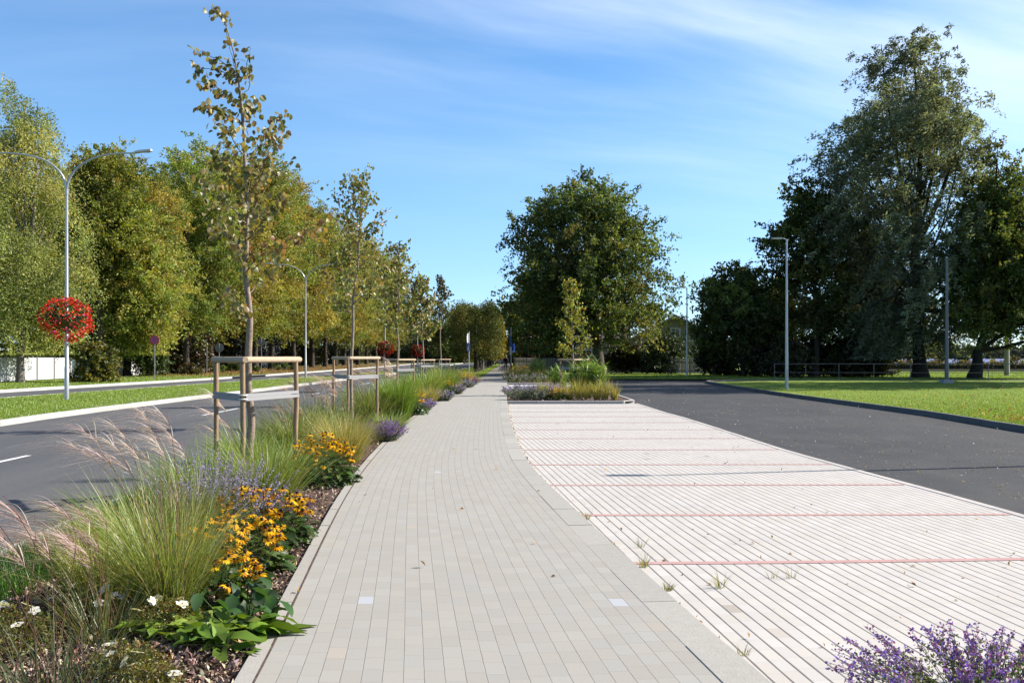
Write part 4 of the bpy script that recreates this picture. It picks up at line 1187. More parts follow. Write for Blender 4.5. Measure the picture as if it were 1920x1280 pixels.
t, rg_ = clump('grass_clump', 'pink plumed grass just behind the second frame', (-3.6, 25.6), 312, 900, 1.0, .4, .4, .013, GRN + OLV, .35, gG, wind=.08)
for k_ in range(10):
    p = PZ(rg_.uniform(662, 712), rg_.uniform(703, 735), 25.6 + rg_.normal(0, .3))
    plume(t, rg_, [rg_.normal(-.05, .15), 0, .2], [p[0] + 3.6, p[1] - 25.6, p[2] + .04], .36, PKD + PK_[:1], 18, pw=.013)
clump('grass_clump', 'tawny grass in front of the second frame corner post', (-3.2, 18.6), 313, 900, .78, .4, .4, .010, GRN + [(.30, .24, .10), (.24, .2, .08)], .3, gG, wind=.06)
clump('grass_clump', 'blonde feathery grass behind the second yellow flower clump', (-2.58, 15.6), 314, 1500, .80, .3, .34, .006, GLD, .22, gG, wind=.05)
clump('grass_clump', 'tall bright green upright grass beside the second frame', (-2.95, 26.2), 315, 1300, 1.12, .2, .16, .013, BRT, .3, gG)
t, rg_ = clump('grass_clump', 'silvery plume grass at the third frame', (-4.05, 33.5), 316, 500, 1.0, .35, .3, .014, GRN + OLV, .3, gG, wind=.08)
for k_ in range(8):
    p = PZ(rg_.uniform(728, 752), rg_.uniform(678, 712), 33.5 + rg_.normal(0, .3))
    plume(t, rg_, [rg_.normal(-.05, .12), 0, .2], [p[0] + 4.05, p[1] - 33.5, p[2] + .04], .45, PK_, 16, pw=.016)
clump('grass_clump', 'big green grass right of the third frame', (-3.25, 38.0), 317, 1200, 1.15, .3, .3, .018, BRT + GRN, .45, gG)
clump('grass_clump', 'green grass beyond the third frame', (-3.05, 43.5), 318, 900, 1.2, .3, .3, .02, BRT + GRN, .45, gG)
clump('grass_clump', 'blonde feathery grass beside the third yellow flower clump', (-2.85, 33.6), 319, 1000, .75, .3, .32, .011, GLD, .25, gG, wind=.05)
clump('grass_clump', 'blonde feathery grass in front of the dark far grasses', (-2.85, 46.5), 320, 800, .8, .3, .32, .016, GLD, .28, gG, wind=.05)
clump('grass_clump', 'dark olive grass near the end of the bed', (-3.4, 50.5), 321, 900, 1.15, .32, .3, .022, OLV + GRN, .5, gG)
clump('grass_clump', 'olive grass at the end of the bed below the fifth frame', (-3.8, 57), 322, 900, 1.1, .32, .3, .024, OLV + GRN, .5, gG)
clump('grass_clump', 'tan tuft at the foot of the blue sign post', (-2.65, 59.5), 323, 700, .95, .35, .3, .02, GLD + GRN, .35, gG)
clump('grass_clump', 'grass with faded tips on the road side of the third frame', (-4.3, 30.0), 324, 900, .95, .4, .4, .014, OLV + GRN, .4, gG, wind=.08)
clump('grass_clump', 'grass on the road side between third and fourth frames', (-4.2, 42.0), 325, 800, 1.0, .35, .35, .02, OLV + GRN, .45, gG, wind=.08)
clump('grass_clump', 'short green grass along the bed behind the first frame', (-3.0, 14.0), 326, 900, .55, .45, .4, .008, GRN, .3, gG)
clump('grass_clump', 'mid green grass left of the blonde feathery one', (-3.05, 17.0), 327, 900, .7, .4, .4, .009, GRN + YGR[:1], .3, gG)
clump('grass_clump', 'low green grass between lilac mound and bright upright grass', (-2.7, 22.5), 328, 600, .5, .45, .4, .011, GRN, .28, gG)
clump('grass_clump', 'silver green grass at the foot of the third yellow flowers', (-3.1, 30.3), 329, 700, .7, .4, .35, .013, [(.2, .22, .12), (.15, .17, .08), (.25, .26, .16)], .35, gG)


def daisy_mesh(rng, R_=.036):
    n = 13
    a = np.arange(n) / n * 2 * np.pi + rng.normal(0, .06, n)
    d = np.stack([np.cos(a), np.sin(a), rng.uniform(-.45, .02, n)], 1)
    m = M()
    ovals(m, d * .008, d, np.tile([0, 0, 1.0], (n, 1)), R_ * rng.uniform(.85, 1.1, n), .0125, pick(rng, n, [(.95, .50, .012), (.92, .38, .01), (.98, .58, .02)], None, .08), .25, fold=.08)
    return m


EYE = m_attr('flower_eye', .8, spec=.2)
def rudbeckia(label, loc, seed, w, h, nb, far=False, old=.15, group='orange coneflowers in the bed'):
    rng = np.random.default_rng(seed)
    t = thing('coneflower_clump', label, 'flowers', (loc[0], loc[1], -.04), 0, group)
    # leaves
    n = int(220 * (w / .6) ** 2) if not far else 220
    a = rng.uniform(0, 2 * np.pi, n); rr = w * .5 * np.sqrt(rng.uniform(0, 1, n))
    P = np.stack([rr * np.cos(a), rr * np.sin(a), h * .75 * rng.uniform(.02, .85, n) * (1 - .5 * (rr / w * 2) ** 2)], 1)
    d = np.stack([np.cos(a) + rng.normal(0, .5, n), np.sin(a) + rng.normal(0, .5, n), rng.normal(.15, .4, n)], 1)
    q = rng.normal(0, .35, (n, 3)); q[:, 2] += 1
    lm = M(); L = rng.uniform(.07, .15, n) * (1.0 if not far else 1.3)
    ovals(lm, P, d, q, L, L * .5, pick(rng, n, [(.045, .095, .018), (.06, .12, .022), (.032, .07, .016), (.09, .14, .03)], None, .2), .45)
    lm.build('foliage', LEAF, t)
    sm = M()
    kinds = []
    for k in range(4):
        kinds.append(daisy_mesh(rng, rng.uniform(.032, .041) * (1 if not far else 1.6)))
    first = {}
    ga = 0
    fm, em = M(), M()
    for k in range(nb):
        a_ = rng.uniform(0, 6.28); r_ = w * .52 * math.sqrt(rng.uniform(0, 1))
        top = np.array([r_ * math.cos(a_), r_ * math.sin(a_), h * (1 - .55 * (r_ / w * 2) ** 2 * rng.uniform(.3, 1)) * rng.uniform(.82, 1.12)])
        b0 = top * [.55, .55, 0]
        tube(sm, [b0, (b0 + top) / 2 + rng.normal(0, .012, 3), top], [.003, .0025, .002], 4, (.10, .13, .03), caps=False)
        kk = k % 4
        if far:
            mm = kinds[kk]
            cs, sn = math.cos(a_ * 3), math.sin(a_ * 3)
            v = mm.v[0] @ np.array([[cs, sn, 0], [-sn, cs, 0], [0, 0, 1]])
            v = v @ np.array(Matrix.Rotation(rng.normal(.0, .35), 3, 'X')) + top
            fm.add(v, mm.f[4][0][0], mm.f[4][0][1] * math.exp(rng.normal(0, .12)))
            lathe(em, [(.011, 0), (.012, .008), (.006, .018), (.0005, .02)], 6, (.03, .014, .01), 0, top)
            continue
        dead = rng.uniform(0, 1) < old
        key = (kk, dead)
        if key not in first:
            if dead:
                m = daisy_mesh(rng, .024)
                for lst in m.f.values():
                    for i, (f_, c_, a1, a2) in enumerate(lst): lst[i] = (f_, c_ * [.5, .32, .8], a1, a2)
                o = m.build('bloom', PETAL, t)
            else:
                o = kinds[kk].build('bloom', PETAL, t)
            e = M(); lathe(e, [(.009, -.002), (.0105, .005), (.0085, .012), (.004, .016), (.0004, .0165)], 9, (.028, .013, .01))
            eo = e.build('eye', EYE, o)
            first[key] = (o, eo)
        else:
            o0, e0 = first[key]
            o = o0.copy(); COL.objects.link(o); o.parent = t
            e2 = e0.copy(); COL.objects.link(e2); e2.parent = o
        o.location = top
        tilt = rng.normal(0, .35)
        o.rotation_euler = (rng.normal(.15, .35), tilt + .1, rng.uniform(0, 6.28))
        sc = rng.uniform(.95, 1.35)
        o.scale = (sc,) * 3
    sm.build('stem', LEAF_DULL, t)
    if far:
        fm.build('blooms', PETAL, t)
        em.build('eyes', EYE, t)
    return t


rudbeckia('orange coneflower patch right behind the bright leafy rosette', (-1.90, 6.55), 401, .58, .38, 36)
rudbeckia('orange coneflower patch in the middle of the front group', (-2.12, 7.6), 402, .80, .42, 84)
rudbeckia('orange coneflower patch at the far end of the front group', (-2.24, 8.9), 403, .95, .46, 110)
rudbeckia('big full orange coneflower mound behind the first frame, beside the path edge', (-2.42, 12.9), 404, .85, .62, 90, old=.05)
rudbeckia('orange coneflower clump past the lilac mound', (-2.75, 28.0), 405, .8, .7, 60, True)
rudbeckia('orange coneflower clump beside the second blonde grass', (-2.8, 40.8), 406, .9, .8, 60, True)
rudbeckia('smallest and farthest orange coneflower clump on the left bed', (-2.72, 55), 407, 1.1, .8, 60, True)
gI = 'flowers in the planted islands'
rudbeckia('orange coneflower patch in the back island by the fence', (1.1, 74), 408, 2.6, 1.0, 130, True, group=gI)
rudbeckia('dark faded coneflower patch between golden tufts in the front island', (1.62, 37.2), 409, .8, .5, 26, True, group=gI)


def spikes(name, label, loc, seed, w, h, ns, fc, lc, group=None, lean=.5, fl=.4, nw=.010, nlf=1200, ll=.03, stemc=(.25, .27, .2), cat='flowers', perq=34):
    """many stems, each ending in a spike of small flowers"""
    rng = np.random.default_rng(seed)
    t = thing(name, label, cat, (loc[0], loc[1], -.04), 0, group)
    sm, fm, lm = M(), M(), M()
    FP, FS, LP_ = [], [], []
    for k in range(ns):
        a = rng.uniform(0, 6.28); r_ = w * .5 * math.sqrt(rng.uniform(0, 1))
        b0 = np.array([r_ * .45 * math.cos(a), r_ * .45 * math.sin(a), 0])
        hh = h * rng.uniform(.65, 1.1) * (1 - .3 * (2 * r_ / w) ** 2)
        top = np.array([r_ * math.cos(a) * (1 + lean * .5), r_ * math.sin(a) * (1 + lean * .5), hh])
        mid = (b0 + top) / 2 + np.array([0, 0, .1 * h]) + rng.normal(0, .02, 3)
        tt = np.linspace(0, 1, 7)[:, None]
        q = (1 - tt) ** 2 * b0 + 2 * tt * (1 - tt) * mid + tt ** 2 * top
        tube(sm, q, np.linspace(.0028, .0012, 7), 4, stemc, caps=False)
        u_ = rng.uniform(1 - fl, 1.0, perq); kk = np.linspace(0, 1, 7)
        p = np.stack([np.interp(u_, kk, q[:, i]) for i in range(3)], 1) + rng.normal(0, nw * .8, (perq, 3)) * (1.25 - u_[:, None])*2.2
        FP.append(p)
        n2 = int(nlf / ns)
        u_ = rng.uniform(.05, 1 - fl * .6, n2)
        LP_.append(np.stack([np.interp(u_, kk, q[:, i]) for i in range(3)], 1) + rng.normal(0, .012, (n2, 3)))
    FP = np.concatenate(FP); LP_ = np.concatenate(LP_)
    leafs(fm, FP, nw * 1.7 * rng.uniform(.6, 1.3, len(FP)), pick(rng, len(FP), fc, None, .2), rng, up=.3, asp=.8)
    leafs(lm, LP_, ll * rng.uniform(.6, 1.3, len(LP_)), pick(rng, len(LP_), lc, None, .2), rng, up=.8, asp=.5)
    sm.build('stem', LEAF_DULL, t); lm.build('foliage', LEAF, t); fm.build('blossom', PETAL, t)
    return t


LIL = [(.40, .34, .68), (.52, .46, .76), (.30, .24, .56), (.44, .36, .58)]
VIO = [(.23, .15, .50), (.32, .22, .62), (.16, .10, .36), (.30, .14, .34)]
GRY = [(.16, .20, .12), (.20, .23, .15), (.11, .15, .08)]
gV = 'lilac flowered clumps in the bed'
spikes('sage_clump', 'tall grey lilac haze of sage beside the big fountain grass', (-2.55, 8.9), 501, 1.1, .82, 130, LIL, GRY, gV, .5, .5, .009, 3200, .032)
spikes('sage_clump', 'lilac sage at the foot of the nearest sapling', (-2.95, 10.2), 502, .7, .62, 46, LIL, GRY, gV, .4, .45, .008, 1200, .03)
spikes('sage_clump', 'low reddish violet sage patch behind the front orange flowers', (-2.15, 9.7), 503, .55, .34, 40, [(.26, .12, .22), (.3, .18, .34), (.18, .07, .12)], [(.10, .06, .06), (.12, .1, .07)], gV, .4, .5, .01, 600, .03)
spikes('catmint_mound', 'vivid violet catmint mound spilling onto the path edge', (-2.42, 19.3), 504, .78, .46, 130, VIO, GRY, gV, .5, .55, .012, 2600, .035)
spikes('catmint_mound', 'small violet catmint mound past the third flower clump', (-2.62, 30.2), 505, .7, .4, 70, VIO + LIL, GRY, gV, .5, .5, .018, 1200, .05)
spikes('catmint_mound', 'grey lilac catmint mound along the path by the blonde grass', (-2.5, 36.5), 506, .8, .45, 70, LIL + GRY, GRY, gV, .5, .5, .02, 1200, .06)
spikes('catmint_mound', 'pale lilac catmint mound next to the fourth flower clump', (-2.45, 43), 507, .9, .5, 70, LIL + GRY, GRY, gV, .5, .5, .022, 1200, .07)
spikes('catmint_mound', 'farthest lilac catmint mound of the left bed', (-2.35, 52), 508, 1.0, .5, 70, LIL + GRY, GRY, gV, .5, .5, .025, 1000, .08)
spikes('catmint_mound', 'pinkish catmint at the very end of the left bed', (-2.3, 58), 509, 1.0, .5, 60, [(.42, .28, .36), (.38, .26, .4)], GRY, gV, .5, .5, .028, 900, .08)
# the violet bush cut by the lower right corner of the picture
spikes('catmint_mound', 'large violet catmint bush beside the parking bays, nearest the camera', (2.22, 4.74), 510, 1.3, .29, 180, [(.28, .17, .74), (.38, .28, .86), (.20, .11, .56), (.34, .13, .40), (.22, .07, .26)], [(.14, .19, .07), (.18, .23, .10), (.09, .13, .05)], None, .35, .42, .0095, 5500, .026, (.2, .2, .13))
# island mounds
spikes('catmint_mound', 'grey green catmint mound at the left front of the island', (.35, 37.4), 511, 1.2, .5, 90, LIL[:2] + GRY * 3, [(.26, .32, .2), (.32, .37, .25), (.18, .24, .14)], gI, .4, .4, .02, 2200, .05)
spikes('catmint_mound', 'second grey catmint mound of the island, left of the first golden tuft', (1.05, 37.2), 512, 1.1, .55, 90, LIL[:2] + GRY * 3, [(.26, .32, .2), (.32, .37, .25), (.18, .24, .14)], gI, .4, .4, .02, 2200, .05)
spikes('catmint_mound', 'lilac catmint drift behind the island mounds', (.45, 41.0), 513, 1.6, .5, 90, LIL, GRY, gI, .4, .5, .025, 1500, .05)
spikes('catmint_mound', 'dusky catmint drift at the rear of the front island', (1.5, 44.0), 514, 1.8, .5, 90, LIL, GRY, gI, .4, .5, .025, 1500, .05)
for i, (x, y) in enumerate(((.25, 63), (1.4, 63.5), (2.6, 63))):
    spikes('catmint_mound', ('shaded catmint mound at the path corner of the back island', 'shaded catmint mound in the middle of the back island', 'shaded catmint mound toward the road in the back island')[i], (x, y), 515 + i, 1.7, .6, 70, LIL[:2] + GRY * 3, [(.26, .32, .2), (.32, .37, .25), (.18, .24, .14)], gI, .4, .4, .03, 1500, .08)
gT = 'golden tufts along the island kerb'
tl = ['golden tuft beside the grey catmint, first from the path', 'second golden tuft from the path on the island kerb', 'third golden tuft from the path, at the stake foot', 'fourth golden tuft from the path, below the reeds', 'fifth golden tuft from the path, under the reed tips', 'sixth golden tuft, right of the reeds', 'seventh golden tuft on the island kerb', 'last golden tuft at the rounded island corner']
for i, px in enumerate((1020, 1052, 1072, 1089, 1106, 1124, 1139, 1157)):
    x, y = W(px, 752, 0.0)
    clump('grass_clump', tl[i], (x, y + 1.0), 530 + i, 150, .80 if i % 3 else .95, .20, .10, .013, [(.58, .48, .12), (.48, .46, .09), (.50, .42, .14), (.28, .32, .05)], .09, gT)
for i, (x, y, lb) in enumerate(((.2, 70, 'golden grass at the path side of the back island'), (1.9, 74, 'golden grass in the middle of the back island'), (2.1, 66.5, 'yellowish tuft near the reeds in the back island'))):
    clump('grass_clump', lb, (x, y), 540 + i, 700, 1.0, .35, .3, .025, [(.36, .29, .07), (.30, .27, .06), (.44, .34, .12)], .5, 'golden grasses of the back island')
# tall reeds
def reeds(label, loc, seed, n, h, w):
    rng = np.random.default_rng(seed)
    t = thing('reed_clump', label, 'reeds', (loc[0], loc[1], -.04), 0, None)
    sm, lm = M(), M()
    for k in range(n):
        a = rng.uniform(0, 6.28); r_ = w * .5 * math.sqrt(rng.uniform(0, 1))
        b0 = np.array([r_ * .7 * math.cos(a), r_ * .7 * math.sin(a), 0]); hh = h * rng.uniform(.7, 1.05) * (1 - .35 * (2 * r_ / w) ** 2)
        top = np.array([r_ * 1.25 * math.cos(a), r_ * 1.25 * math.sin(a), hh])
        tube(sm, [b0, (b0 + top) / 2, top], [.008, .007, .003], 5, (.15, .19, .04), caps=False)
        nl = 11
        f = rng.uniform(.2, 1, nl)[:, None]
        ribbons(lm, b0 + (top - b0) * f, rng.uniform(0, 6.28, nl), rng.uniform(.35, .6, nl), rng.uniform(.4, .75, nl), rng.uniform(.3, .7, nl), .04, pick(rng, nl, [(.18, .32, .05), (.25, .40, .07), (.12, .23, .04), (.36, .46, .16)], None, .18), 5, rng)
    sm.build('stem', LEAF_DULL, t); lm.build('foliage', BLADE, t)
reeds('tall leafy green reed clump behind the golden tufts of the island', (3.05, 40.4), 550, 120, 1.6, 1.3)
reeds('shaded reed clump deeper in the island left of the stakes', (2.1, 46.5), 551, 34, 1.2, .8)
reeds('small reed clump in the back island by the fence', (1.7, 69), 552, 40, 1.6, 1.0)

# leafy rosette hanging over the path edge
rng = np.random.default_rng(560)
t = thing('leafy_rosette', 'bright green broad leaved rosette spilling over the path edge', 'plant', (-1.66, 5.72, -.035))
n = 125
cent = np.array([(-.42, .02), (-.2, .1), (.0, .12), (.16, .1), (.02, -.12)])[rng.integers(0, 5, n)]
a = rng.uniform(0, 6.28, n)
P = np.concatenate([cent * 1.1 + [.03, .06] + rng.normal(0, .06, (n, 2)), rng.uniform(.02, .10, (n, 1))], 1)
d = np.stack([np.cos(a) + .35, np.sin(a), rng.uniform(.05, .75, n)], 1)
q = rng.normal(0, .3, (n, 3)); q[:, 2] += 1
L = rng.uniform(.12, .23, n)
m = M(); ovals(m, P, d, q, L, L * rng.uniform(.38, .55, n), pick(rng, n, [(.14, .25, .025), (.18, .30, .03), (.10, .19, .02), (.22, .32, .05)], None, .15), .5, fold=.16)
m.v[0] += rng.normal(0, .0085, m.v[0].shape); m.v[0][:, 2] = np.maximum(m.v[0][:, 2], .045)
m.build('foliage', LEAF, t)
mm = M(); tube(mm, [(-.05, .03, -.02), (-.05, .03, .04)], [.03, .02], 6, (.12, .16, .04)); mm.build('stem', LEAF_DULL, t)
# big veined leaves of the coneflower nearest the rosette
rng = np.random.default_rng(561)
t = thing('broad_leaf_plant', 'dark green plant with big veined oval leaves above the rosette', 'plant', (-1.62, 6.15, -.035))
n = 30; a = rng.uniform(0, 6.28, n)
P = np.stack([rng.normal(0, .13, n), rng.normal(0, .18, n), rng.uniform(.05, .26, n)], 1)
d = np.stack([np.cos(a) * .7 + .35, np.sin(a) * .7 - .2, rng.normal(-.1, .35, n)], 1); q = rng.normal(0, .3, (n, 3)); q[:, 2] += .9
L = rng.uniform(.11, .17, n); m = M()
ovals(m, P, d, q, L, L * .58, pick(rng, n, [(.04, .10, .022), (.055, .12, .03), (.03, .075, .018)], None, .15), .4, fold=.1)
m.build('foliage', LEAF, t)
mm = M()
for p in P[:16]: tube(mm, [(p[0] * .3, p[1] * .3, -.01), p], [.004, .003], 4, (.08, .11, .03), caps=False)
mm.build('stem', LEAF_DULL, t)

# white flowered low shrublets
def potentilla(label, loc, seed, w, h, nb):
    rng = np.random.default_rng(seed)
    t = thing('flowering_shrublet', label, 'shrublet', (loc[0], loc[1], -.035), 0, 'white flowered shrublets')
    n = int(1500 * w / .4)
    a = rng.uniform(0, 6.28, n); r_ = w * .5 * np.sqrt(rng.uniform(0, 1, n))
    P = np.stack([r_ * np.cos(a), r_ * np.sin(a), h * (1 - (2 * r_ / w) ** 2 * .6) * rng.uniform(.15, 1, n) ** .6], 1)
    P[:, :2] += rng.normal(0, .03, (n, 2))
    m = M(); leafs(m, P, .026 * rng.uniform(.6, 1.3, n), pick(rng, n, [(.17, .18, .03), (.22, .21, .04), (.11, .13, .025), (.24, .15, .04)], None, .2), rng, up=.9, asp=.5)
    m.build('foliage', LEAF, t)
    sm = M()
    for k in range(16):
        p = P[rng.integers(0, n)]; tube(sm, [(p[0] * .15, p[1] * .15, -.01), p * [.6, .6, .7], p], [.005, .004, .002], 4, (.13, .08, .05), caps=False)
    sm.build('stem', BARK, t)
    f0 = e0 = None
    for k in range(nb):
        a_ = rng.uniform(0, 6.28); rr = w * .45 * math.sqrt(rng.uniform(0, 1))
        p = (rr * math.cos(a_), rr * math.sin(a_) - .02, h * (1.06 - (2 * rr / w) ** 2 * .5))
        if f0 is None:
            b = np.arange(5) * 2 * np.pi / 5; dd = np.stack([np.cos(b), np.sin(b), np.full(5, .18)], 1)
            m = M(); ovals(m, dd * .003, dd, np.tile([0, 0, 1.0], (5, 1)), .029, .029, np.tile([.95, .94, .86], (5, 1)), .1)
            f0 = m.build('bloom', PETAL, t)
            m = M(); lathe(m, [(.005, .001), (.004, .005), (.0004, .006)], 7, (.5, .38, .05)); e0 = m.build('eye', EYE, f0)
            o = f0
        else:
            o = f0.copy(); COL.objects.link(o); o.parent = t
            e2 = e0.copy(); COL.objects.link(e2); e2.parent = o
        o.location = p; o.rotation_euler = (rng.normal(.5, .3), rng.normal(.1, .3), rng.uniform(0, 6)); s_ = rng.uniform(.8, 1.3); o.scale = (s_,) * 3
potentilla('white flowered shrublet beside the leafy rosette', (-2.02, 5.95), 571, .42, .22, 7)
potentilla('white flowered shrublet at the foot of the yellow green tuft', (-2.55, 6.05), 572, .5, .26, 7)
potentilla('low shrublet with a few white flowers at the bottom picture edge', (-1.98, 5.2), 573, .36, .17, 4)
potentilla('white flowered shrublet among dark stems at the left edge', (-2.75, 5.5), 574, .55, .28, 7)
potentilla('reddish shrublet on the lawn edge of the bed', (-2.85, 6.9), 575, .45, .25, 3)
potentilla('yellowish low shrublet between rosette and left corner grass', (-1.78, 4.95), 576, .3, .14, 2)

# weeds in the parking joints
wl = ['weed tuft in the paving joint where the first red line meets the path', 'thin weed in the bay below the first red line', 'weed tuft at the path edge below the first red line', 'dry weed stalk in the middle of the front bay', 'pair of dry stalks above the first red line', 'sparse weed tuft at the path edge near the second red line', 'tiny weed tuft at the path edge, nearest the camera', 'dry weed between first and second red lines']
for i, (px, py, n, h) in enumerate(((1207, 1062, 40, .13), (1350, 1101, 26, .16), (1252, 1106, 46, .08), (1484, 1083, 12, .14), (1448, 1083, 10, .10), (1100, 972, 30, .12), (1395, 1228, 16, .09), (1200, 1026, 14, .13))):
    x, y = W(px, py, ZP)
    t, _ = clump('weed_tuft', wl[i], (x, y), 580 + i, n, h, .35, .3, .004, [(.3, .28, .08), (.2, .24, .05), (.4, .33, .14)], .035, 'weeds in the paving joints', cat='weed', seg=4)
    t.location.z = ZP


# ------------------------------------------------------------------ street lamps, flower balls, signs
STEEL = (.52, .53, .54)


def double_lamp(label, px, Y, hgt, seed, turn=0.0, reach=2.55, z0=.01, box_=False):
    x = (px - CX) / F * Y
    t = thing('street_lamp', label, 'street lamp', (x, Y, z0), turn, 'double armed lamps on the median')
    m = M()
    zf = hgt - 1.55
    tube(m, [(0, 0, -.1), (0, 0, .02), (0, 0, 1.2), (0, 0, 1.22), (0, 0, zf)], [.085, .085, .08, .068, .052], 14, STEEL)
    tube(m, [(0, 0, zf - .05), (0, 0, zf + .12)], .066, 14, STEEL)
    m.build('pole', GALV, t)
    for s in (-1, 1):
        m = M()
        tt = np.linspace(0, 1, 12)
        q = np.stack([s * reach * (tt ** 1.7), 0 * tt, zf + .1 + 1.36 * (1 - (1 - tt) ** 2.3)], 1)
        tube(m, q, np.linspace(.045, .03, 12), 10, STEEL)
        am = m.build('arm', GALV, t)
        m = M()
        e = q[-1]
        V = [(0, -.06, .03), (.16, -.12, .045), (.62, -.10, .05), (.66, 0, .05), (.62, .10, .05), (.16, .12, .045), (0, .06, .03)]
        top = [(e[0] - s * .08 + s * a_, b_, e[2] + .02 + c_ + a_ * .10) for a_, b_, c_ in V]
        bot = [(a_, b_, c_ - .07) for a_, b_, c_ in top]
        n = len(V)
        ring = np.array([[i, (i + 1) % n, n + (i + 1) % n, n + i] for i in range(n)])
        m.add(top + bot, ring, (.6, .61, .62)); m.add(top, np.arange(n), (.62, .63, .64)); m.add(bot, np.arange(n)[::-1], (.3, .3, .3))
        hd = m.build('lamp_head', PAINT, t)
        m = M(); c0 = e[0] + s * .3
        box(m, (min(c0 - .18, c0 + .18), -.07, e[2] + .015), (max(c0 - .18, c0 + .18), .07, e[2] + .03), (.8, .8, .76)); m.build('lens', PAINT, hd)
    if box_:
        m = M(); tube(m, [(.05, -.02, 2.55), (.16, -.1, 2.62)], .02, 6, STEEL); box(m, (.1, -.16, 2.55), (.22, -.05, 2.72), (.7, .7, .72)); m.build('sensor', PAINT, t)
    return t


gz = 'double armed lamps on the median'
double_lamp('nearest double armed lamp, carrying a red flower ball', 125, 37, 9.1, 1)
double_lamp('second double armed lamp, without flowers, behind the sapling rows', 573, 76, 8.6, 2, box_=True)
double_lamp('third double armed lamp, half hidden by ochre saplings', 722, 116, 8.6, 3)
double_lamp('fourth double armed lamp, far along the carriageway', 783, 156, 8.6, 4)


def flower_ball(label, px, py, Y, rad, seed, n, fs, fcol=((.78, .05, .03), (.85, .09, .045), (.62, .03, .025), (.75, .06, .3))):
    x, _, z = PZ(px, py, Y)
    rng = np.random.default_rng(seed)
    t = thing('flower_basket', label, 'flower basket', (x, Y, z), 0, 'flower balls on the lamp posts')
    m = M(); lathe(m, [(.06, -rad * .55), (rad * .45, -rad * .5), (rad * .55, -rad * .1), (rad * .5, 0), (.06, 0)], 14, (.05, .06, .03))
    m.build('basket', PAINT, t)
    d = unit(rng.normal(size=(n, 3))); r_ = rad * (1 + .09 * np.sin(d[:, 0] * 5 + 1) * np.cos(d[:, 2] * 4))
    P = d * (r_ * rng.uniform(.55, .88, n))[:, None] * np.array([1, 1, .86])
    m = M(); leafs(m, P, fs * 1.1 * rng.uniform(.6, 1.3, n), pick(rng, n, [(.06, .10, .02), (.09, .14, .025), (.04, .07, .015)], None, .2), rng, up=.4, asp=.8)
    m.build('foliage', LEAF, t)
    k = int(n * .75)
    d = unit(rng.normal(size=(k, 3))); d[:, 2] -= .1
    pt = np.sin(d[:, 0] * 7 + d[:, 1] * 5) + np.sin(d[:, 2] * 8 + d[:, 0] * 3) + rng.normal(0, .8, k)
    keep = pt > -1.3
    d = d[keep]; k = len(d)
    lump = 1 + .10 * np.sin(d[:, 0] * 4 + 2 * d[:, 1]) * np.cos(d[:, 2] * 5) - .07 * (d[:, 2] > .55)
    P = d * (rad * lump * rng.uniform(.86, 1.10, k))[:, None] * np.array([1, 1, .86])
    P[:, 2] -= np.abs(rng.normal(0, .05, k)) * (d[:, 2] < 0)
    c = pick(rng, k, fcol, [5, 4, 3, .7], .12)
    m = M(); ovals(m, P, d + rng.normal(0, .5, (k, 3)), d + rng.normal(0, .5, (k, 3)), fs, fs * .9, c, .2)
    m.build('blossom', PETAL, t)
flower_ball('big ball of red geraniums on the nearest lamp post', 125, 592, 36.99, .84, 601, 1500, .085)
flower_ball('dull red flower ball on the third lamp post', 723, 651, 115.9, .85, 602, 700, .15, ((.34, .02, .02), (.42, .04, .03), (.25, .02, .02), (.4, .05, .08)))
flower_ball('dark red flower ball on the fourth lamp post', 783, 656, 155.9, 1.0, 603, 600, .2, ((.30, .02, .02), (.36, .04, .03), (.2, .02, .02), (.3, .05, .08)))


def plain_lamp(label, px, Y, hgt, side=-1, z0=.02, reach=.55):
    x = (px - CX) / F * Y
    t = thing('lamp_post', label, 'lamp post', (x, Y, z0), 0, 'plain lamp posts on the lawn side')
    m = M(); tube(m, [(0, 0, -.15), (0, 0, .0), (0, 0, 1.4), (0, 0, hgt)], [.085, .085, .078, .04], 14, (.50, .52, .55)); m.build('pole', GALV, t)
    m = M(); tube(m, [(0, 0, hgt - .06), (side * .12, 0, hgt + .02), (side * .22, 0, hgt + .03)], .022, 8, STEEL)
    am = m.build('arm', GALV, t)
    m = M(); a, b_ = sorted((side * .18, side * (.18 + reach)))
    box(m, (a, -.1, hgt - .005), (b_, .1, hgt + .045), (.5, .5, .52)); box(m, (a + .06, -.07, hgt + .045), (b_ - .06, .07, hgt + .065), (.5, .5, .52))
    m.build('lamp_head', PAINT, t)
    m = M(); box(m, (a + .1, -.07, hgt - .018), (b_ - .1, .07, hgt - .006), (.8, .8, .75)); m.build('lens', PAINT, bpy.data.objects[t.children[2].name])
    m = M(); box(m, (-.05, -.088, .5), (.05, -.075, .95), (.45, .46, .48)); m.build('service_hatch', PAINT, t)
    return t
plain_lamp('tall pale lamp post on the lawn beside the parking road kerb', 1475, 49, 7.25)
plain_lamp('slim grey lamp post before the picket fence and house', 1288, 80, 7.0)
t = thing('lamp_post', 'thick grey post with square base among the big trees by the railing', 'lamp post', ((1775 - CX) / F * 60, 60, .02), 0, 'plain lamp posts on the lawn side')
m = M(); tube(m, [(0, 0, 0), (0, 0, 1.5), (0, 0, 7.4)], [.12, .11, .07], 14, (.14, .15, .17)); m.build('pole', GALV, t)  # darkened pole colour stands in for tree shade that misses it
m = M(); box(m, (-.3, -.3, -.1), (.3, .3, .2), (.4, .41, .42)); m.build('base', CONC, t)
m = M(); tube(m, [(0, 0, 7.4), (0, 0, 7.46)], .08, 12, (.42, .44, .47)); m.build('cap', GALV, t)
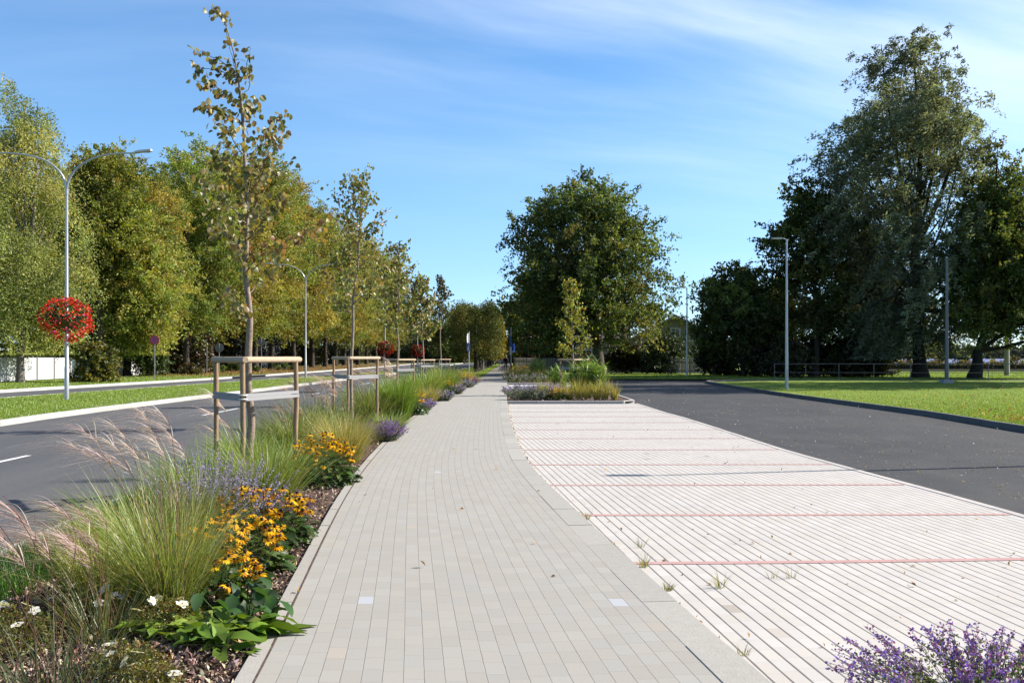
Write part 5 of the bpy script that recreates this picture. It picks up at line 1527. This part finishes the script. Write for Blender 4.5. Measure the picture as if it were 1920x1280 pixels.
# its fellow outside the picture throws the thin shadow over the bays
plain_lamp('lamp post of the same row nearest the camera, beside the lawn kerb', 960 + 1900 * 11.9 / 16.6, 16.6, 7.2)
t = thing('concrete_pole', 'grey concrete pole behind the leaning oak', 'pole', ((1888 - CX) / F * 84, 84, 0))
m = M(); tube(m, [(0, 0, -.1), (0, 0, 6.5)], [.22, .15], 10, (.36, .35, .34)); m.build('shaft', CONC, t)
m = M(); beam(m, (-.9, 0, 6.2), (.9, 0, 6.2), .1, .1, (.25, .22, .2)); m.build('crossarm', WOODP, t)

# power pole with crossarm by the maple
Y = 94; x = (1318 - CX) / F * Y
t = thing('utility_pole', 'wooden power pole with insulator crossarm half hidden in the maple', 'utility pole', (x, Y, 0))
m = M(); tube(m, [(0, 0, -.2), (0, 0, 8.1)], [.16, .11], 10, (.22, .18, .15)); m.build('pole', BARK, t)
m = M(); beam(m, (-1.15, 0, 7.55), (.7, 0, 7.55), .1, .1, (.3, .28, .27)); m.build('crossarm', WOODP, t)
for dx_ in (-1.05, -.6, .3, .62):
    m = M(); lathe(m, [(.03, 0), (.055, .05), (.04, .1), (.055, .14), (.02, .19)], 8, (.5, .5, .5), 0, (dx_, 0, 7.6)); m.build('insulator', PAINT, t)
t = thing('power_line', 'three dark overhead wires sagging behind the trees on the right', 'wires', (x, Y, 7.75))
for dx_ in (-1.05, .3, .62):
    m = M(); s_ = np.linspace(0, 1, 20)
    tube(m, np.stack([dx_ + s_ * 45, -s_ * 6, -2.4 * 4 * s_ * (1 - s_) * .5 + 0 * s_], 1), .018, 4, (.05, .05, .05)); m.build('wire', PAINT, t)


def road_sign(name, label, px, Y, ptop, shape, size, colf, back=False, seed=0, z0=0.0, turn=0.0, pole=(.40, .41, .42)):
    x = (px - CX) / F * Y
    t = thing(name, label, 'road sign', (x, Y, z0), turn, None)
    m = M(); tube(m, [(0, 0, -.1), (0, 0, ptop)], .035, 8, pole); m.build('post', GALV, t)
    n = {'oct': 8, 'dia': 4, 'rnd': 24}[shape]
    a = np.arange(n) / n * 2 * np.pi + (math.pi / 8 if n == 8 else 0)
    zc = ptop - size * .5
    y_ = .04 if back else -.05
    def plate(r_, y0, y1, c):
        m = M(); V = [(r_ * math.cos(k), y0, zc + r_ * math.sin(k)) for k in a] + [(r_ * math.cos(k), y1, zc + r_ * math.sin(k)) for k in a]
        m.add(V, np.arange(n), c); m.add(V, np.arange(n, 2 * n)[::-1], c)
        m.add(V, [[i, n + i, n + (i + 1) % n, (i + 1) % n] for i in range(n)], c)
        return m
    pl = plate(size / 2, y_, y_ + .012, colf[0]).build('plate', PAINT, t)
    if len(colf) > 1:
        plate(size / 2 * .76, y_ - .004, y_, colf[1]).build('face', PAINT, pl)
        if len(colf) > 2:
            m = M()
            for s_ in (1, -1):
                beam(m, (-size * .27, y_ - .007, zc - s_ * size * .27), (size * .27, y_ - .007, zc + s_ * size * .27), .005, size * .09, colf[2])
            m.build('cross', PAINT, pl)
    return t
road_sign('stop_sign', 'grey back of an octagonal sign before the avenue trunks', 411, 88, 2.75, 'oct', .80, [(.20, .215, .23)], True)
road_sign('priority_sign', 'grey back of a diamond sign before the avenue trunks', 490, 98, 3.45, 'dia', 1.0, [(.22, .235, .25)], True)
road_sign('no_stopping_sign', 'round red and blue no stopping sign in front of the dark hedge', 290, 69.5, 3.06, 'rnd', .66, [(.62, .05, .06), (.25, .12, .42), (.62, .05, .06)])
t = thing('marker_post', 'thin pale post left of the octagonal sign', 'post', ((388 - CX) / F * 88, 88, 0)); m = M(); tube(m, [(0, 0, -.1), (0, 0, 2.4)], .03, 8, (.45, .45, .44)); m.build('shaft', GALV, t)

# walkway sign post with an edge-on disc and a blue plate
Y = 62; x = (879.5 - CX) / F * Y
t = thing('path_sign', 'sign post with blue plate and white disc seen nearly edge on', 'road sign', (x, Y, -.03))
m = M(); tube(m, [(0, 0, -.1), (.0, 0, 3.15)], .032, 10, (.55, .56, .57)); m.build('post', GALV, t)
n = 28; a = np.arange(n) / n * 2 * np.pi
def disc(r_, z, off, th, c, yaw, cx=0):
    d = np.array([math.cos(yaw), math.sin(yaw), 0]); nn = np.array([-math.sin(yaw), math.cos(yaw), 0])
    V = [cx * d + d * r_ * math.cos(k) + np.array([0, 0, z + r_ * math.sin(k)]) + nn * (off + s_) for s_ in (0, th) for k in a]
    m = M(); m.add(V, np.arange(n), c); m.add(V, np.arange(n, 2 * n)[::-1], c); m.add(V, [[i, n + i, n + (i + 1) % n, (i + 1) % n] for i in range(n)], c)
    return m
yw = R(78)
d1 = disc(.34, 2.72, .05, .012, (.62, .63, .64), yw).build('disc', PAINT, t)
bl = M(); d = np.array([math.cos(R(-66)), math.sin(R(-66)), 0]); nn = np.array([-math.sin(R(-66)), math.cos(R(-66)), 0])
def plate_at(m, d, nn, u0, u1, z0, z1, off, th, c):
    V = [d * u_ + np.array([0, 0, z_]) + nn * o_ for o_ in (off, off + th) for u_, z_ in ((u0, z0), (u1, z0), (u1, z1), (u0, z1))]
    m.add(V, [[0, 1, 2, 3], [7, 6, 5, 4], [0, 4, 5, 1], [1, 5, 6, 2], [2, 6, 7, 3], [3, 7, 4, 0]], c)
plate_at(bl, d, nn, -.2, .28, 1.95, 2.48, -.06, .01, (.03, .16, .62)); pb = bl.build('plate', PAINT, t)
m = M(); plate_at(m, d, nn, -.06, .14, 2.02, 2.2, -.066, .004, (.75, .76, .78)); plate_at(m, d, nn, .0, .1, 2.22, 2.3, -.066, .004, (.75, .76, .78)); m.build('symbol', PAINT, pb)

# banner pole at the fence corner
Y = 106; x = (957.5 - CX) / F * Y
t = thing('banner_pole', 'dark pole with blue and white banners beside the picket fence', 'banner pole', (x, Y, 0))
m = M(); tube(m, [(0, 0, -.1), (0, 0, 4.6)], [.08, .06], 10, (.08, .10, .16)); m.build('pole', PAINT, t)
m = M(); s_ = np.linspace(0, 1, 7)
V = []
for z_ in np.linspace(2.0, 2.95, 6):
    for k in s_: V.append((.08 + .38 * k, .05 * math.sin(k * 5 + z_), z_))
f = [[r_ * 7 + c_, r_ * 7 + c_ + 1, r_ * 7 + c_ + 8, r_ * 7 + c_ + 7] for r_ in range(5) for c_ in range(6)]
cc = [(.03, .09, .42) if (r_ > 0 or c_ > 3) else (.6, .62, .66) for r_ in range(5) for c_ in range(6)]
m.add(V, f, cc, 0, True); m.build('banner', CLOTH, t)
m = M(); box(m, (-.1, -.09, 1.75), (.1, -.075, 2.6), (.62, .64, .68)); box(m, (-.1, -.094, 2.6), (.1, -.075, 3.7), (.03, .09, .40)); m.build('panel', PAINT, t)

# ------------------------------------------------------------------ fences, railing, hedges
t = thing('white_fence', 'long white corrugated panel fence beyond the carriageway', 'fence', (-31.4, 46, 0))
FY = np.array([-14, -11.5, -9, -6.5, -4, -1.5, 1, 3.5, 6, 8.5, 11, 13.5, 16, 18.5, 21, 23.5, 26, 28.5, 31, 33.5, 36, 38.5, 41, 43.5, 46, 48.5, 51, 53.5, 56]) 
for i in range(len(FY) - 1):
    m = M(); ya, yb = FY[i] + .05, FY[i + 1] - .05
    yy = np.linspace(ya, yb, 49); xx = .018 * np.sign(np.sin(np.arange(49) * math.pi / 1.5))
    V = np.concatenate([np.stack([xx, yy, np.full(49, .06)], 1), np.stack([xx, yy, np.full(49, 1.52)], 1)])
    V = np.concatenate([V, V - [.02, 0, 0]])
    k = np.arange(48)
    m.add(V, np.stack([k, k + 1, k + 50, k + 49], 1), (.72, .735, .75)); m.add(V, np.stack([k + 98, k + 147, k + 148, k + 99], 1), (.7, .7, .72))
    m.build('panel', PAINT, t)
    m = M(); box(m, (-.04, FY[i] - .045, -.1), (.045, FY[i] + .045, 1.56), (.30, .27, .25)); m.build('post', PAINT, t)

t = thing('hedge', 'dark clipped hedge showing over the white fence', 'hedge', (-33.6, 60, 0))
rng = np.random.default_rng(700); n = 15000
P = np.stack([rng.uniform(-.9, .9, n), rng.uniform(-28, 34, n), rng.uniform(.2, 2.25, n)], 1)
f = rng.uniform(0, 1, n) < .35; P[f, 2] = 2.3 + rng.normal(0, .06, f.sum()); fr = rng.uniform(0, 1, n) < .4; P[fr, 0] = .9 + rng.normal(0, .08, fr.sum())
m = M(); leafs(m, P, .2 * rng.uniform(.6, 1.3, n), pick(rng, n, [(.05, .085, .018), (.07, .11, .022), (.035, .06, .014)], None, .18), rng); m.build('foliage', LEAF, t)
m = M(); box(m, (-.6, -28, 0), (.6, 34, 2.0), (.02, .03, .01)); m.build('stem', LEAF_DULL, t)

shrub('shrub', 'yellow green bush standing before the white fence near the lamp', 172, 62.5, 3.4, 2.5, 711, [(.16, .16, .025), (.10, .125, .02), (.22, .18, .03), (.07, .09, .018)], 8000, .2, 'bushes along the white fence')
shrub('shrub', 'dense dark green bush overgrowing the fence end', 278, 82, 3.6, 3.1, 712, [(.07, .12, .022), (.10, .16, .03), (.045, .08, .016)], 8000, .2, 'bushes along the white fence')
shrub('shrub', 'low reddish bush past the end of the white fence', 358, 88, 2.4, 1.0, 713, [(.12, .08, .03), (.10, .10, .025), (.07, .06, .02)], 2500, .16, 'bushes along the white fence')
shrub('shrub', 'tall dark bush filling the corner behind the fence end', 345, 94, 6.0, 5.0, 714, [(.05, .055, .015), (.075, .06, .02), (.035, .04, .012), (.11, .06, .025)], 9000, .28, 'bushes along the white fence')
for i, (px, Y, w, h) in enumerate(((400, 98, 2.6, .9), (470, 104, 2.4, .8), (530, 118, 3.4, 1.0), (440, 110, 3.0, 1.0))):
    shrub('shrub', ('low green plants at the trunks left of the octagonal sign', 'low green plants under the diamond sign', 'leafy ground bush between two avenue trunks', 'low bush behind the two grey sign backs')[i], px, Y, w, h, 720 + i, [(.09, .13, .02), (.12, .16, .025), (.06, .09, .016)], 1800, .18, 'low plants under the avenue')
# garden hedge and wall closing the view between the avenue trunks
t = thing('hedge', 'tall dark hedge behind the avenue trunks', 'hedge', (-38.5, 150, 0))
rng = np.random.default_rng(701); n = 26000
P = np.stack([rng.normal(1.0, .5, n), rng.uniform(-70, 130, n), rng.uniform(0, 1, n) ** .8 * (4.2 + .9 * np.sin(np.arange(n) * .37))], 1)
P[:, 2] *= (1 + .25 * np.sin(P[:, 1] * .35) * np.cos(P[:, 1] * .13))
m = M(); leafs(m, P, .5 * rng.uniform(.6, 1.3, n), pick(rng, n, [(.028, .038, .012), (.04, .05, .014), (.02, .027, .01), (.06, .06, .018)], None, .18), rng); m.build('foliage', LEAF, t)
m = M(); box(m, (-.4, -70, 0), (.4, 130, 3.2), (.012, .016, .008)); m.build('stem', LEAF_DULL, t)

def picket_fence(label, pts, hgt, seed, cols, gap=.145):
    t = thing('picket_fence', label, 'fence', (pts[0][0], pts[0][1], 0))
    o = np.array(pts[0]); rng = np.random.default_rng(seed)
    P = np.array(pts) - o
    for a, b_ in zip(P[:-1], P[1:]):
        d = b_ - a; L = np.linalg.norm(d); d = d / L; rz = math.atan2(d[1], d[0]); nb = max(1, round(L / 2.4))
        for k in range(nb):
            s0, s1 = L * k / nb, L * (k + 1) / nb
            m = M()
            for s_ in np.arange(s0 + .1, s1 - .05, gap):
                h_ = hgt + rng.normal(0, .012); c = np.array(cols[rng.integers(0, len(cols))]) * math.exp(rng.normal(0, .12))
                p = a + d * s_; nrm = np.array([d[1], -d[0]])
                w = .045; q0, q1 = p - d * w, p + d * w; f0, f1 = nrm * .035, nrm * .055
                V = [[*(q0 + f1), .08], [*(q1 + f1), .08], [*(q1 + f1), h_ - .05], [*(p + f1), h_], [*(q0 + f1), h_ - .05]]
                V += [[*(np.array(v[:2]) - (f1 - f0)), v[2]] for v in V]
                m.add(V, [[0, 1, 2, 3, 4], [9, 8, 7, 6, 5]], c); m.add(V, [[0, 5, 6, 1], [1, 6, 7, 2], [2, 7, 8, 3], [3, 8, 9, 4], [4, 9, 5, 0]], c)
            for z_ in (.35, hgt - .35):
                beam(m, [*(a + d * s0), z_], [*(a + d * s1), z_], .06, .09, cols[0])
            m.build('panel', WOODP, t)
            m = M(); p = a + d * s0; box(m, (p[0] - .06, p[1] - .06, -.1), (p[0] + .06, p[1] + .06, hgt + .02), np.array(cols[0]) * .8); m.build('post', WOODP, t)
    return t
FC = [(.30, .28, .25), (.36, .33, .29), (.25, .23, .21), (.42, .39, .34)]  # board tones brightened in place of sun patches on the shaded fence
picket_fence('weathered grey picket fence round the corner garden, along path and road', [(.25, 190), (.3, 113), (3.0, 108), (9, 97), (19.2, 86.5)], 1.45, 730, FC)

# steel tube railing on the lawn
x0, y0 = (1452 - CX) / F * 67, 67.0
t = thing('railing', 'grey steel tube railing across the lawn under the big trees', 'railing', (x0, y0, .02))
xs = np.concatenate([[0], np.cumsum([2.0, 2.1, 2.2, 2.3, 2.35, 2.45, 2.6, 2.6, 2.6, 2.6])])
for i, x in enumerate(xs):
    m = M(); tube(m, [(x, -x * .12, -.1), (x, -x * .12, 1.1)], .022, 8, (.13, .14, .16)); m.build('post', GALV, t)
for z_ in (1.09, .52):
    m = M(); tube(m, [(x, -x * .12, z_) for x in xs], .02 if z_ > 1 else .016, 8, (.13, .14, .16)); m.build('rail', GALV, t)

# white frame, brush and low wall toward the lake
Y = 96; x = (1645 - CX) / F * Y
t = thing('goal_frame', 'small white post frame at the end of the dark shrubs', 'frame', (x, Y, 0))
for dx_ in (-.25, .32):
    m = M(); box(m, (dx_ - .07, -.07, -.05), (dx_ + .07, .07, 1.42), (.62, .62, .62)); m.build('post', PAINT, t)
m = M(); box(m, (-.25 + .07, -.05, .72), (.32 - .07, .05, .86), (.62, .62, .62)); m.build('crossbar', PAINT, t)
t = thing('garden_wall', 'low tan wall along the far edge of the lawn', 'wall', (34, 106, 0))
m = M(); box(m, (0, 0, -.2), (46, .25, .26), (.36, .28, .23)); m.build('coping', PLASTER, t)
gB = 'autumn bushes before the lake'
bc = [(.24, .20, .05), (.16, .16, .035), (.30, .20, .08), (.09, .10, .025), (.28, .14, .08)]
bl_ = ['reddish autumn bush left of the tall tree trunk', 'yellow autumn bush just left of the tall tree trunk', 'light bush between the two big trunks', 'tallest green sprig bush before the water', 'low golden bush right of the grey post', 'golden brush beside the leaning oak trunk', 'yellow brush behind the leaning oak limbs', 'bright yellow bush beside the concrete pole', 'last autumn bush at the right picture edge']
for i, px in enumerate((1672, 1700, 1748, 1758, 1795, 1822, 1858, 1898, 1930)):
    shrub('shrub', bl_[i], px, 108.5, 2.7, (1.35, 1.5, 1.25, 1.7, 1.3, 1.4, 1.45, 1.7, 1.6)[i], 740 + i, [bc[0], bc[1], bc[3], bc[2 if i % 3 else 4]], 1700, .17, gB)
t = thing('hedge', 'dark low hedge beneath the autumn bushes by the lake', 'hedge', (33, 107.2, 0))
rng = np.random.default_rng(750); n = 9000
P = np.stack([rng.uniform(2, 44, n), rng.uniform(-.6, .5, n), rng.uniform(.15, .95, n)], 1); m = M()
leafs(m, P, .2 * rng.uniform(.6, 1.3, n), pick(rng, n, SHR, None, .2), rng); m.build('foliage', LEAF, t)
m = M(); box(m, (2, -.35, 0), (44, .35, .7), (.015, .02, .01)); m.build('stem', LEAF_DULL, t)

# ------------------------------------------------------------------ garden house
t = thing('house', 'grey plastered bungalow with gable and white windows behind oak and fence', 'house', (13.0, 102, -.5), R(-8))
WALL = (.36, .34, .33)
m = M()
box(m, (-7, 0, -.2), (-1.2, 8, 3.9), WALL); m.build('wing_wall', PLASTER, t)
m = M()
V = [(-1.2, -.6, -.2), (8, -.6, -.2), (8, -.6, 3.7), (3.4, -.6, 6.0), (-1.2, -.6, 3.7)]
V += [(a_, 9.0, c_) for a_, b_, c_ in V]
m.add(V, [[0, 1, 2, 3, 4], [9, 8, 7, 6, 5]], WALL); m.add(V, [[1, 6, 7, 2], [5, 0, 4, 9], [0, 5, 6, 1]], WALL); m.build('wall', PLASTER, t)
m = M()
for s_, (xa, za) in ((-1, (-1.9, 3.2)), (1, (8.7, 3.2))):
    V = [(xa, -1.2, za), (3.4, -1.2, 6.05), (3.4, 9.6, 6.05), (xa, 9.6, za)]
    V += [(a_, b_, c_ + .2) for a_, b_, c_ in V]
    f = np.array([[0, 1, 2, 3], [7, 6, 5, 4], [0, 4, 5, 1], [1, 5, 6, 2], [2, 6, 7, 3], [3, 7, 4, 0]])
    m.add(V, f if s_ < 0 else f[:, ::-1], (.20, .17, .15))
roof = m.build('roof', PLASTER, t)
m = M()
V = [(-7.5, -.5, 3.9), (-1.21, -.5, 3.9), (-1.21, 4, 6.3), (-7.5, 4, 6.3), (-1.21, 8.5, 3.9), (-7.5, 8.5, 3.9)]
m.add(V, [[0, 1, 2, 3], [3, 2, 4, 5]], (.2, .17, .15)); m.add(V, [[0, 3, 5]], WALL); m.build('wing_roof', PLASTER, t)
m = M(); box(m, (-1.9, -.68, 3.55), (8.6, -.6, 3.72), (.6, .58, .54)); m.build('cornice', PAINT, t)
for xa, za in ((-1.9, 3.3), (8.7, 3.3)):
    m = M(); beam(m, (xa, -1.24, za + .08), (3.4, -1.24, 6.1), .06, .22, (.30, .27, .24)); m.build('bargeboard', WOODP, t)
m = M(); box(m, (-4.2, 3.4, 5.9), (-3.5, 4.1, 7.7), (.42, .33, .28)); ch = m.build('chimney', PLASTER, roof)
for xa, za, w, h in ((.4, 1.1, 1.9, 1.7), (4.6, 1.1, 1.9, 1.7), (2.9, 3.95, 1.0, 1.0)):
    m = M()
    for a_, b_ in (((xa, za), (xa + w, za + .1)), ((xa, za + h - .1), (xa + w, za + h)), ((xa, za + .1), (xa + .1, za + h - .1)), ((xa + w - .1, za + .1), (xa + w, za + h - .1)), ((xa + w / 2 - .04, za + .1), (xa + w / 2 + .04, za + h - .1))):
        box(m, (a_[0], -.66, a_[1]), (b_[0], -.58, b_[1]), (.72, .72, .7))
    fo = m.build('window', PAINT, t)
    m = M(); box(m, (xa + .05, -.625, za + .05), (xa + w - .05, -.606, za + h - .05)); m.build('pane', GLASS, fo)
for xa in (-6.2, -3.4):
    m = M()
    for a_, b_ in (((xa, 1.2), (xa + 1.3, 1.3)), ((xa, 2.7), (xa + 1.3, 2.8)), ((xa, 1.3), (xa + .1, 2.7)), ((xa + 1.2, 1.3), (xa + 1.3, 2.7)), ((xa + .62, 1.3), (xa + .68, 2.7))):
        box(m, (a_[0], -.06, a_[1]), (b_[0], .03, b_[1]), (.72, .72, .7))
    fo = m.build('window', PAINT, t)
    m = M(); box(m, (xa + .05, -.025, 1.25), (xa + 1.25, -.006, 2.75)); m.build('pane', GLASS, fo)

# ------------------------------------------------------------------ car on the far street
Y = 205; x = (934.5 - CX) / F * Y
t = thing('parked_car', 'dark blue hatchback at the far end of the street', 'car', (x, Y, ZR), R(8))
m = M()
prof = [(-2.05, .35), (-2.1, .75), (-1.95, 1.0), (-1.5, 1.42), (-.2, 1.5), (.75, .98), (1.85, .82), (2.05, .6), (2.05, .35)]
wd2 = [.84, .86, .84, .66, .66, .82, .80, .78, .78]
n = len(prof)
V = [(-w, a_, z) for (a_, z), w in zip(prof, wd2)] + [(w, a_, z) for (a_, z), w in zip(prof, wd2)]
m.add(V, [[i, i + 1, n + i + 1, n + i] for i in range(n - 1)] + [[n - 1, 0, n, 2 * n - 1]]); m.add(V, np.arange(n)[::-1]); m.add(V, np.arange(n, 2 * n))
m.build('body', CARPAINT, t)
m = M(); V = [(-.72, -1.97, 1.04), (.72, -1.97, 1.04), (.6, -1.56, 1.39), (-.6, -1.56, 1.39)]; m.add(np.array(V) + [0, -.03, .02], [0, 1, 2, 3])
m.build('rear_window', GLASS, t)
m = M(); m.add(np.array([(-.6, -.12, 1.46), (.6, -.12, 1.46), (.74, .68, 1.01), (-.74, .68, 1.01)]) + [0, .03, .03], [3, 2, 1, 0]); m.build('windscreen', GLASS, t)
for s_ in (-1, 1):
    m = M(); m.add([(s_ * .86, -1.65, 1.0), (s_ * .69, -1.35, 1.38), (s_ * .69, -.3, 1.44), (s_ * .85, .5, .98)], [0, 1, 2, 3]); m.build('side_window', GLASS, t)
    m = M(); box(m, (s_ * .72 - .1, -2.13, .72), (s_ * .72 + .1, -2.06, .95), (.45, .02, .02)); m.build('tail_light', PAINT, t)
    for yy_ in (-1.3, 1.3):
        m = M(); q = [(s_ * .68, yy_, .32), (s_ * .88, yy_, .32)]; tube(m, q, .32, 18, (.02, .02, .02)); wh = m.build('wheel', CLOTH, t)
        m = M(); tube(m, [(s_ * .87, yy_, .32), (s_ * .895, yy_, .32)], .2, 14, (.4, .4, .42)); m.build('rim', GALV, wh)
m = M(); box(m, (-.26, -2.125, .62), (.26, -2.105, .74), (.75, .75, .72)); m.build('number_plate', PAINT, t)

# ------------------------------------------------------------------ person walking away on the path
Y = 112; x = (948.5 - CX) / F * Y
t = thing('person', 'person in dark jacket and trousers walking away on the shaded path', 'person', (x, Y, 0))
me = bpy.data.meshes.new('body')
J = {'pel': (0, 0, .92, .135), 'waist': (0, .01, 1.08, .13), 'chest': (0, .02, 1.28, .155), 'neck0': (0, .02, 1.43, .075), 'neck': (0, .03, 1.49, .055), 'head': (0, .04, 1.57, .085), 'crown': (0, .03, 1.66, .085), 'top': (0, .03, 1.72, .05)}
for s_, k in ((-1, 'l'), (1, 'r')):
    f = .16 * s_
    J.update({'sh' + k: (s_ * .19, .02, 1.38, .07), 'el' + k: (s_ * .25, .0 - f * .35, 1.10, .05), 'wr' + k: (s_ * .25, .10 - f * .9, .87, .032), 'pa' + k: (s_ * .245, .12 - f, .80, .035),
              'hip' + k: (s_ * .095, 0, .86, .098), 'kn' + k: (s_ * .10, .06 + f * .9, .48, .066), 'an' + k: (s_ * .10, -.02 + f * 1.6, .09, .045), 'toe' + k: (s_ * .11, .15 + f * 1.6, .04, .04)})
    for q in range(4):
        J['f%d%s' % (q, k)] = (s_ * (.243 + .004 * q), .10 - f + .019 * q, .725 - .006 * abs(q - 1.5), .010)
    J['th' + k] = (s_ * .235, .165 - f, .775, .011)
E = [('pel', 'waist'), ('waist', 'chest'), ('chest', 'neck0'), ('neck0', 'neck'), ('neck', 'head'), ('head', 'crown'), ('crown', 'top')]
for k in 'lr':
    E += [('chest', 'sh' + k), ('sh' + k, 'el' + k), ('el' + k, 'wr' + k), ('wr' + k, 'pa' + k), ('pel', 'hip' + k), ('hip' + k, 'kn' + k), ('kn' + k, 'an' + k), ('an' + k, 'toe' + k), ('pa' + k, 'th' + k)]
    E += [('pa' + k, 'f%d%s' % (q, k)) for q in range(4)]
nm = list(J); me.from_pydata([J[a_][:3] for a_ in nm], [(nm.index(a_), nm.index(b_)) for a_, b_ in E], [])
bo = bpy.data.objects.new('body', me); COL.objects.link(bo); bo.parent = t
sk = bo.modifiers.new('skin', 'SKIN'); sk.use_smooth_shade = True
for i, a_ in enumerate(nm):
    me.skin_vertices[0].data[i].radius = (J[a_][3],) * 2
me.skin_vertices[0].data[nm.index('pel')].use_root = True
su = bo.modifiers.new('smooth', 'SUBSURF'); su.levels = 1; su.render_levels = 1
PER, gg, b = new_mat('person_skin_and_clothes')
ox, oy, oz = gg.sep(gg.new('ShaderNodeTexCoord').outputs['Object'])[:3]
c = gg.mix(gg.m('GREATER_THAN', oz, .93), (.018, .019, .024), (.022, .022, .026))
skin = gg.m('MAXIMUM', gg.m('GREATER_THAN', oz, 1.47), gg.m('MULTIPLY', gg.m('LESS_THAN', oz, .85), gg.m('GREATER_THAN', gg.m('ABSOLUTE', ox), .2)))
gg.put(b.inputs['Base Color'], gg.mix(skin, c, (.42, .27, .2))); b.inputs['Roughness'].default_value = .8
me.materials.append(PER)
m = M(); th = np.linspace(0, 2 * np.pi, 14, endpoint=False)
for i, (z_, r_) in enumerate(((1.56, .088), (1.62, .098), (1.68, .096), (1.73, .07), (1.75, .01))): pass
lathe(m, [(.09, 1.55), (.099, 1.62), (.097, 1.68), (.07, 1.735), (.008, 1.755)], 14, (.35, .30, .24), 0, (0, .015, 0)); m.build('hair', CLOTH, t)
m = M(); box(m, (-.17, -.17, 1.02), (.17, -.09, 1.36), (.02, .02, .022)); m.build('backpack', CLOTH, t)
m = M(); tube(m, [(-.016, .118, 1.58), (0, .142, 1.57), (0, .122, 1.61)], [.012, .014, .008], 6, (.42, .27, .2)); m.build('nose', CLOTH, t)

# pale marker posts at the clipped limes
for i, (px, Y, h) in enumerate(((936.5, 170, 1.75), (900, 118, 1.25), (906.5, 128, 1.5))):
    t = thing('marker_post', ('thin pale post beside the parked dark car', 'short pale post between the first clipped trunks', 'pale post between second and third clipped trunks')[i], 'post', ((px - CX) / F * Y, Y, -.03))
    m = M(); tube(m, [(0, 0, -.1), (0, 0, h)], .045, 8, (.6, .6, .58)); m.build('shaft', PAINT, t)
# pale building behind the avenue
t = thing('garden_building', 'pale low building glimpsed between the avenue trunks', 'building', (-37.2, 150, 0))
m = M(); box(m, (-6, -14, -.1), (.2, 12, 3.6), (.45, .50, .54)); m.build('wall', PLASTER, t)
m = M(); box(m, (-6.3, -14.3, 3.6), (.5, 12.3, 3.85), (.2, .2, .21)); m.build('roof', PLASTER, t)
for yy_ in (-10, -5, 0, 5):
    m = M(); box(m, (.2, yy_, 1.0), (.26, yy_ + 2.2, 2.5), (.7, .7, .7)); w_ = m.build('window', PAINT, t)
    m = M(); box(m, (.26, yy_ + .1, 1.1), (.27, yy_ + 2.1, 2.4)); m.build('pane', GLASS, w_)
